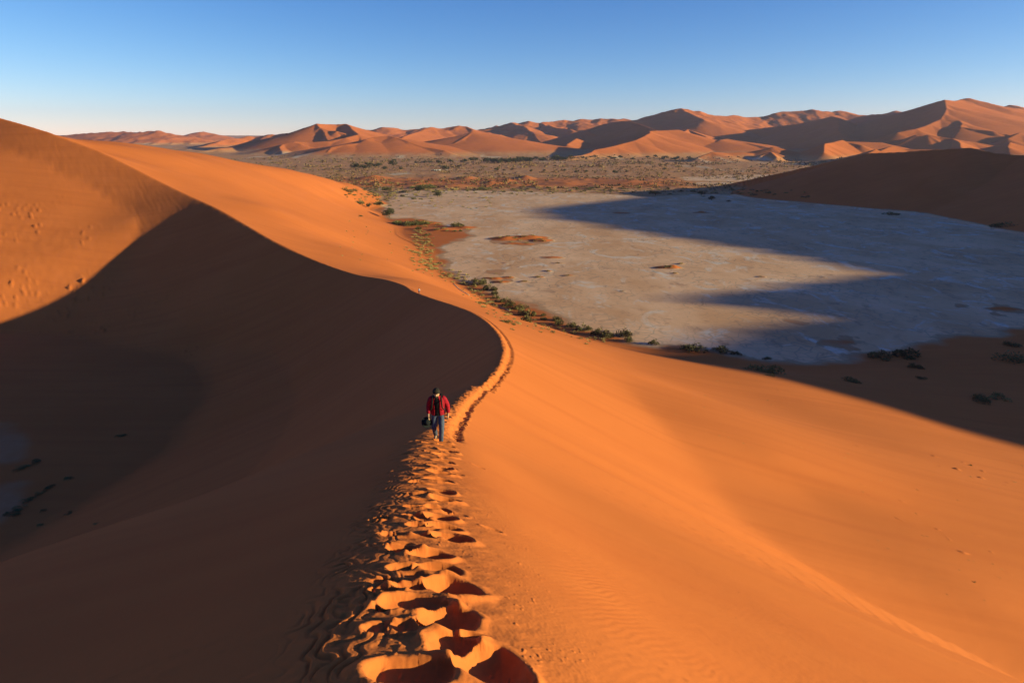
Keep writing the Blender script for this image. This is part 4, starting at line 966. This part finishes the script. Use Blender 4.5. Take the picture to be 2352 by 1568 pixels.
# ================================================================== PEOPLE
def skin_mesh(name, verts, edges, radii, mat, sub=2, root=0):
    me = bpy.data.meshes.new(name); me.from_pydata(verts, edges, [])
    o = bpy.data.objects.new(name, me); scene.collection.objects.link(o)
    m = o.modifiers.new('s', 'SKIN'); m.use_smooth_shade = True
    sv = me.skin_vertices[0].data
    for i, q in enumerate(radii): sv[i].radius = q if isinstance(q, tuple) else (q, q); sv[i].use_root = (i == root)
    ss = o.modifiers.new('u', 'SUBSURF'); ss.levels = sub; ss.render_levels = sub
    dg = bpy.context.evaluated_depsgraph_get(); ev = o.evaluated_get(dg)
    out = bpy.data.meshes.new_from_object(ev); bpy.data.objects.remove(o); bpy.data.meshes.remove(me)
    out.name = name; out.materials.clear(); out.materials.append(mat); out.shade_smooth()
    return out
class Sk:
    def __init__(s): s.v = []; s.e = []; s.r = []
    def add(s, p, r, parent=None):
        s.v.append(tuple(p)); s.r.append(r)
        if parent is not None: s.e.append((parent, len(s.v)-1))
        return len(s.v)-1
    def chain(s, parent, pts):
        for p in pts: parent = s.add(p[:3], p[3] if len(p) == 4 else (p[3], p[4]), parent)
        return parent
M_SKIN = simple('skin', (.42, .22, .14), .6); M_HAIR = simple('dark_hair', (.012, .009, .008), .8, (.03, .02, .016), 40)
M_RED = simple('red_shirt', (.36, .009, .018), .85, (.20, .005, .018), 9); M_TEE = simple('black_tee', (.008, .008, .010), .9)
M_JEAN = simple('blue_trousers', (.040, .045, .085), .9, (.085, .092, .14), 7); M_SHOE = simple('dark_shoe', (.04, .035, .035), .7); M_SOLE = simple('pale_sole', (.75, .7, .62), .7)
M_BLACK = simple('black_cloth', (.012, .012, .014), .9); M_WSH = simple('white_shirt', (.80, .78, .80), .9); M_DTR = simple('dark_trousers', (.035, .04, .08), .9)
def hand(sk, wrist, wi, side, mirror=1, curl=.5):
    """palm and five fingers hanging down from the wrist; side = +1 for image-right hand"""
    x, y, z = wrist
    p1 = sk.add((x, y-.015, z-.05), (.022, .034), wi)
    for i, (dy, L) in enumerate([(-.028, .068), (-.010, .078), (.010, .074), (.028, .058)]):
        a = sk.add((x-side*.004, y-.018+dy, z-.098), .012, p1)
        b = sk.add((x-side*(.006+.012*curl), y-.02+dy, z-.098-L*.5), .0095, a)
        sk.add((x-side*(.012+.05*curl), y-.02+dy, z-.098-L*(.92-.25*curl)), .008, b)
    a = sk.add((x-side*.012, y-.048, z-.062), .011, p1); sk.add((x-side*.02, y-.062, z-.095), .009, a)
def body(o_parent, P, mat=M_SKIN):
    sk = Sk(); pel = sk.add(P['pelvis'], (.13, .10))
    ch = sk.chain(pel, [(*P['waist'], .125, .095), (*P['chest'], .155, .11)]); nb = sk.chain(ch, [(*P['neckb'], .075, .07), (*P['neck'], .052, .052)])
    hd = P['head']
    h1 = sk.add((hd[0], hd[1]+.012, hd[2]-.035), (.070, .078), nb); h2 = sk.add((hd[0], hd[1]+.02, hd[2]+.045), (.076, .088), h1); sk.add((hd[0], hd[1]+.02, hd[2]+.10), (.045, .055), h2)
    sk.add((hd[0], hd[1]-.098, hd[2]-.022), (.011, .014), h1)                    # nose
    sk.add((hd[0], hd[1]-.062, hd[2]-.098), (.026, .022), h1)                    # chin
    for s_ in (-1, 1):
        sk.add((hd[0]+s_*.085, hd[1]+.015, hd[2]-.01), (.010, .022), h1)         # ear
        k = 'R' if s_ > 0 else 'L'
        a = sk.chain(ch, [(*P['sh'+k], .058), (*P['el'+k], .042), (*P['wr'+k], .027)]); hand(sk, P['wr'+k], a, s_)
        a = sk.chain(pel, [(*P['hip'+k], .088), (*P['kn'+k], .058), (*P['an'+k], .038)])
        x, y, z = P['an'+k]; sk.chain(a, [(x, y-.08, z-.045, .035), (x, y-.15, z-.05, .028)])
    return obj('body', skin_mesh('body', sk.v, sk.e, sk.r, mat), o_parent)
def ring_mesh(name, rings, mat, a0=0, a1=2*pi, seg=20, thick=0, jitter=0, seedv=0):
    """rings: (x,y,z,rx,ry); angle 0 faces the camera (-y)"""
    r = random.Random(seedv); V = []; Fc = []; full = abs(a1-a0-2*pi) < 1e-6; n = seg if full else seg+1
    for (x, y, z, rx, ry) in rings:
        for k in range(n):
            a = a0+(a1-a0)*k/seg; f = 1+jitter*r.uniform(-1, 1)
            V.append((x+rx*f*sin(a), y-ry*f*cos(a), z))
    for i in range(len(rings)-1):
        for k in range(seg if full else seg):
            a = i*n+k; b = i*n+(k+1) % n
            Fc.append((a, b, b+n, a+n))
    me = bpy.data.meshes.new(name); me.from_pydata(V, [], Fc); me.shade_smooth(); me.materials.append(mat); return me
def fig_clothes(t, P, shirtm, trm, opened=True):
    hi = P['pelvis']; ca = P['waist']; ch = P['chest']; nb = P['neckb']
    # trousers: continuous skin from hips down both legs
    sk = Sk(); pel = sk.add((hi[0], hi[1], hi[2]-.01), (.165, .125)); sk.add((ca[0], ca[1], hi[2]+.09), (.155, .12), pel)
    for k in 'LR':
        h_, n_, a_ = P['hip'+k], P['kn'+k], P['an'+k]
        md = tuple((p+q)/2 for p, q in zip(h_, n_)); m2 = tuple((p+q)/2 for p, q in zip(n_, a_))
        sk.chain(pel, [(h_[0], h_[1], h_[2]-.06, .108, .115), (*md, .096), (*n_, .080), (*m2, .072), (a_[0], a_[1], a_[2]+.015, .066), (a_[0], a_[1]-.01, a_[2]-.02, .060)])
    o = obj('trousers', skin_mesh('trousers', sk.v, sk.e, sk.r, trm), t)
    # shirt: torso shell plus sleeves
    rings = [(hi[0], hi[1], hi[2]-.055, .205, .150), (hi[0], hi[1], hi[2]+.05, .195, .145), (ca[0], ca[1], ca[2], .190, .140), ((ca[0]+ch[0])/2, (ca[1]+ch[1])/2, (ca[2]+ch[2])/2, .205, .145), (ch[0], ch[1], ch[2], .225, .150),
             (ch[0], ch[1]-.01, ch[2]+.09, .222, .140), (nb[0], nb[1]+.02, nb[2]-.005, .150, .115), (nb[0], nb[1]+.01, nb[2]+.05, .075, .075)]
    if opened:
        me = ring_mesh('open_shirt', rings, shirtm, .34, 2*pi-.40, 30, jitter=.03, seedv=2)
    else: me = ring_mesh('shirt', rings, shirtm, 0, 2*pi, 24, jitter=.02, seedv=3)
    s_ = obj('shirt', me, t); so = s_.modifiers.new('t', 'SOLIDIFY'); so.thickness = .008; so.offset = 0; sb = s_.modifiers.new('u', 'SUBSURF'); sb.levels = 1; sb.render_levels = 1
    paths = []
    for k in 'LR':
        a, b, c_ = P['sh'+k], P['el'+k], P['wr'+k]; inn = (a[0]*.55+nb[0]*.45, a[1], a[2]+.012)
        ab = tuple((p+q)/2 for p, q in zip(a, b)); bc = tuple((p+q)/2 for p, q in zip(b, c_)); cu = tuple(b[i]+(c_[i]-b[i])*.97 for i in range(3))
        paths.append([(*inn, .085), (*a, .090), (*ab, .078), (*b, .072), (*bc, .062), (*cu, .052)])
    me = tubes('sleeve', paths, shirtm, 14); ob = obj('sleeves', me, t); sb = ob.modifiers.new('u', 'SUBSURF'); sb.levels = 1; sb.render_levels = 1
    if opened:
        me = ring_mesh('tee', [(x, y-.002, z, rx-.016, ry-.012) for x, y, z, rx, ry in rings[:7]], M_TEE, 0, 2*pi, 24)
        obj('black_tee', me, t)
    # shoes
    for k in 'LR':
        x, y, z = P['an'+k]; dz = P.get('toe'+k, 0)
        me = tubes('shoe', [[(x, y+.055, z-.045, .035), (x, y+.02, z-.04, .050), (x, y-.06, z-.05-dz*.4, .048), (x, y-.14, z-.058-dz, .046), (x, y-.19, z-.064-dz*1.2, .026)]], M_SHOE, 12); sh = obj('shoe', me, t)
        me = tubes('sole', [[(x, y+.06, z-.085, .044, .014), (x, y-.06, z-.088-dz*.4, .050, .014), (x, y-.18, z-.092-dz, .038, .012)]], M_SOLE, 12); obj('sole', me, sh)
    hd = P['head']
    # hair cap (covers crown and back, leaves the face free)
    V = []; Fc = []; nu, nv = 18, 10
    for j in range(nv+1):
        for i in range(nu):
            th = pi*.62*j/nv; a = 2*pi*i/nu; front = max(0, cos(a)); th *= (1-.12*front)
            R0 = 1+.05*math.sin(5*a+3*th)
            V.append((hd[0]+.094*R0*sin(th)*sin(a), hd[1]+.018-.112*R0*sin(th)*cos(a), hd[2]+.045+.105*R0*cos(th)))
    for j in range(nv):
        for i in range(nu): Fc.append((j*nu+i, j*nu+(i+1) % nu, (j+1)*nu+(i+1) % nu, (j+1)*nu+i))
    me = bpy.data.meshes.new('hair'); me.from_pydata(V, [], Fc); me.shade_smooth(); me.materials.append(M_HAIR); hr = obj('hair', me, t)
    so = hr.modifiers.new('t', 'SOLIDIFY'); so.thickness = .012
    me = tubes('beard', [[(hd[0]-.055, hd[1]-.03, hd[2]-.07, .016), (hd[0]-.03, hd[1]-.07, hd[2]-.10, .020), (hd[0], hd[1]-.085, hd[2]-.112, .022), (hd[0]+.03, hd[1]-.07, hd[2]-.10, .020), (hd[0]+.055, hd[1]-.03, hd[2]-.07, .016)]], M_HAIR, 8); obj('beard', me, t)
    for s2 in (-1, 1):
        me = tubes('eye', [[(hd[0]+s2*.030, hd[1]-.070, hd[2]+.012, .010), (hd[0]+s2*.030, hd[1]-.082, hd[2]+.010, .007)]], M_HAIR, 8); obj('eye', me, t)
WALK = dict(pelvis=(0, 0, .93), waist=(0, -.03, 1.08), chest=(0, -.075, 1.28), neckb=(0, -.12, 1.44), neck=(0, -.16, 1.50), head=(-.01, -.225, 1.585),
            shL=(-.185, -.085, 1.395), elL=(-.262, -.03, 1.13), wrL=(-.262, -.12, .905), shR=(.185, -.085, 1.395), elR=(.285, .01, 1.13), wrR=(.30, -.05, .895),
            hipL=(-.095, .0, .90), knL=(-.115, -.13, .53), anL=(-.10, .13, .16), toeL=.035, hipR=(.095, 0, .90), knR=(.11, -.20, .52), anR=(.085, -.22, .10))
hx, hy, hz, _ = hit(1008, 1012)
man = tag(empty('person', (hx, hy, hz-.03), .02), 'man in open red shirt and blue trousers walking up the ridge with lowered head', 'person')
body(man, WALK); fig_clothes(man, WALK, M_RED, M_JEAN, True)
# backpack with its two straps
bpk = tag(empty('backpack', (hx, hy, hz-.03), .02), 'dark backpack worn by the man in the red shirt, its straps over his shoulders', 'backpack')
me = boxmesh('pack_body', [(-.15, .15, .07, .22, 1.02, 1.44, 0)], M_BLACK, .05); obj('pack_body', me, bpk)
for s_ in (-1, 1):
    st = [(s_*.10, .07, 1.42), (s_*.115, -.06, 1.505), (s_*.125, -.19, 1.44), (s_*.135, -.245, 1.30), (s_*.15, -.235, 1.16), (s_*.19, -.14, 1.06), (s_*.17, .06, 1.04)]
    me = tubes('strap', [[(*p, .022, .009) for p in st]], simple('strap_cloth', (.03, .035, .025), .9), 8); obj('strap', me, bpk)
# hat in the right hand (image left)
def lathe(name, prof, mat, seg=22):
    V = []; Fc = []
    for (q, z) in prof:
        for k in range(seg): V.append((q*cos(2*pi*k/seg), q*sin(2*pi*k/seg), z))
    for i in range(len(prof)-1):
        for k in range(seg): Fc.append((i*seg+k, i*seg+(k+1) % seg, (i+1)*seg+(k+1) % seg, (i+1)*seg+k))
    me = bpy.data.meshes.new(name); me.from_pydata(V, [], Fc); me.shade_smooth(); me.materials.append(mat); return me
wl = Vector(WALK['wrL'])
hat = tag(empty('hat', (hx+wl.x-.05, hy+wl.y-.06, hz-.03+wl.z-.215)), 'black brimmed hat hanging from the right hand of the man in red', 'hat')
hat.rotation_euler = (R_(62), R_(28), .3)
ho = obj('crown', lathe('crown', [(.001, .12), (.05, .118), (.078, .10), (.088, .05), (.092, 0)], M_BLACK), hat)
br = obj('brim', lathe('brim', [(.09, 0), (.12, -.006), (.155, .004), (.158, .0), (.12, -.012), (.09, -.008)], M_BLACK), hat)
# far walker in white
hx2, hy2, hz2, _ = hit(963, 674.5)
w2 = dict(WALK); w2.update(pelvis=(0, 0, .95), waist=(0, -.01, 1.1), chest=(0, -.02, 1.3), neckb=(0, -.03, 1.46), neck=(0, -.04, 1.53), head=(0, -.06, 1.62), shL=(-.185, -.02, 1.41), elL=(-.25, .04, 1.14), wrL=(-.25, -.04, .9), shR=(.185, -.02, 1.41), elR=(.25, .03, 1.14), wrR=(.26, -.06, .9))
far_ = tag(empty('person', (hx2, hy2, hz2-.02), -.5), 'tiny walker in a white shirt and dark trousers far along the crest', 'person')
body(far_, w2); fig_clothes(far_, w2, M_WSH, M_DTR, False)
for i, (px, lb, m1) in enumerate([(455.2, 'left one of two specks of walkers on the skyline of the far lit dune', M_RED), (457.6, 'right one of two specks of walkers on the skyline of the far lit dune', M_BLACK)]):
    h = hit(px, 350.5) or hit(px, 352) or hit(px, 354)
    if h is None: continue
    p_ = tag(empty('person', (h[0], h[1], h[2]-.05), 1.2), lb, 'person', 'walkers on the skyline')
    body(p_, w2); fig_clothes(p_, w2, m1, M_DTR, False)

# ================================================================== haze
HZ = float(os.environ.get('HAZE', '2.2e-5'))
if HZ > 0:
    m = bpy.data.materials.new('haze_air'); m.use_nodes = True; nt = m.node_tree; nt.nodes.remove(nt.nodes['Principled BSDF'])
    pv_ = nt.nodes.new('ShaderNodeVolumePrincipled'); pv_.inputs['Color'].default_value = (.74, .62, 1.0, 1); pv_.inputs['Density'].default_value = HZ; pv_.inputs['Anisotropy'].default_value = .2
    nt.links.new(pv_.outputs[0], nt.nodes['Material Output'].inputs['Volume'])
    x0, x1, y0, y1, z0_, z1_ = -14000, 14000, -14000, 14000, -70, 620
    me = bpy.data.meshes.new('haze'); me.from_pydata([(x, y, z) for z in (z0_, z1_) for y in (y0, y1) for x in (x0, x1)], [], [(0, 2, 3, 1), (4, 5, 7, 6), (0, 1, 5, 4), (2, 6, 7, 3), (0, 4, 6, 2), (1, 3, 7, 5)])
    me.materials.append(m); hz_ = obj('haze', me); hz_['kind'] = 'stuff'
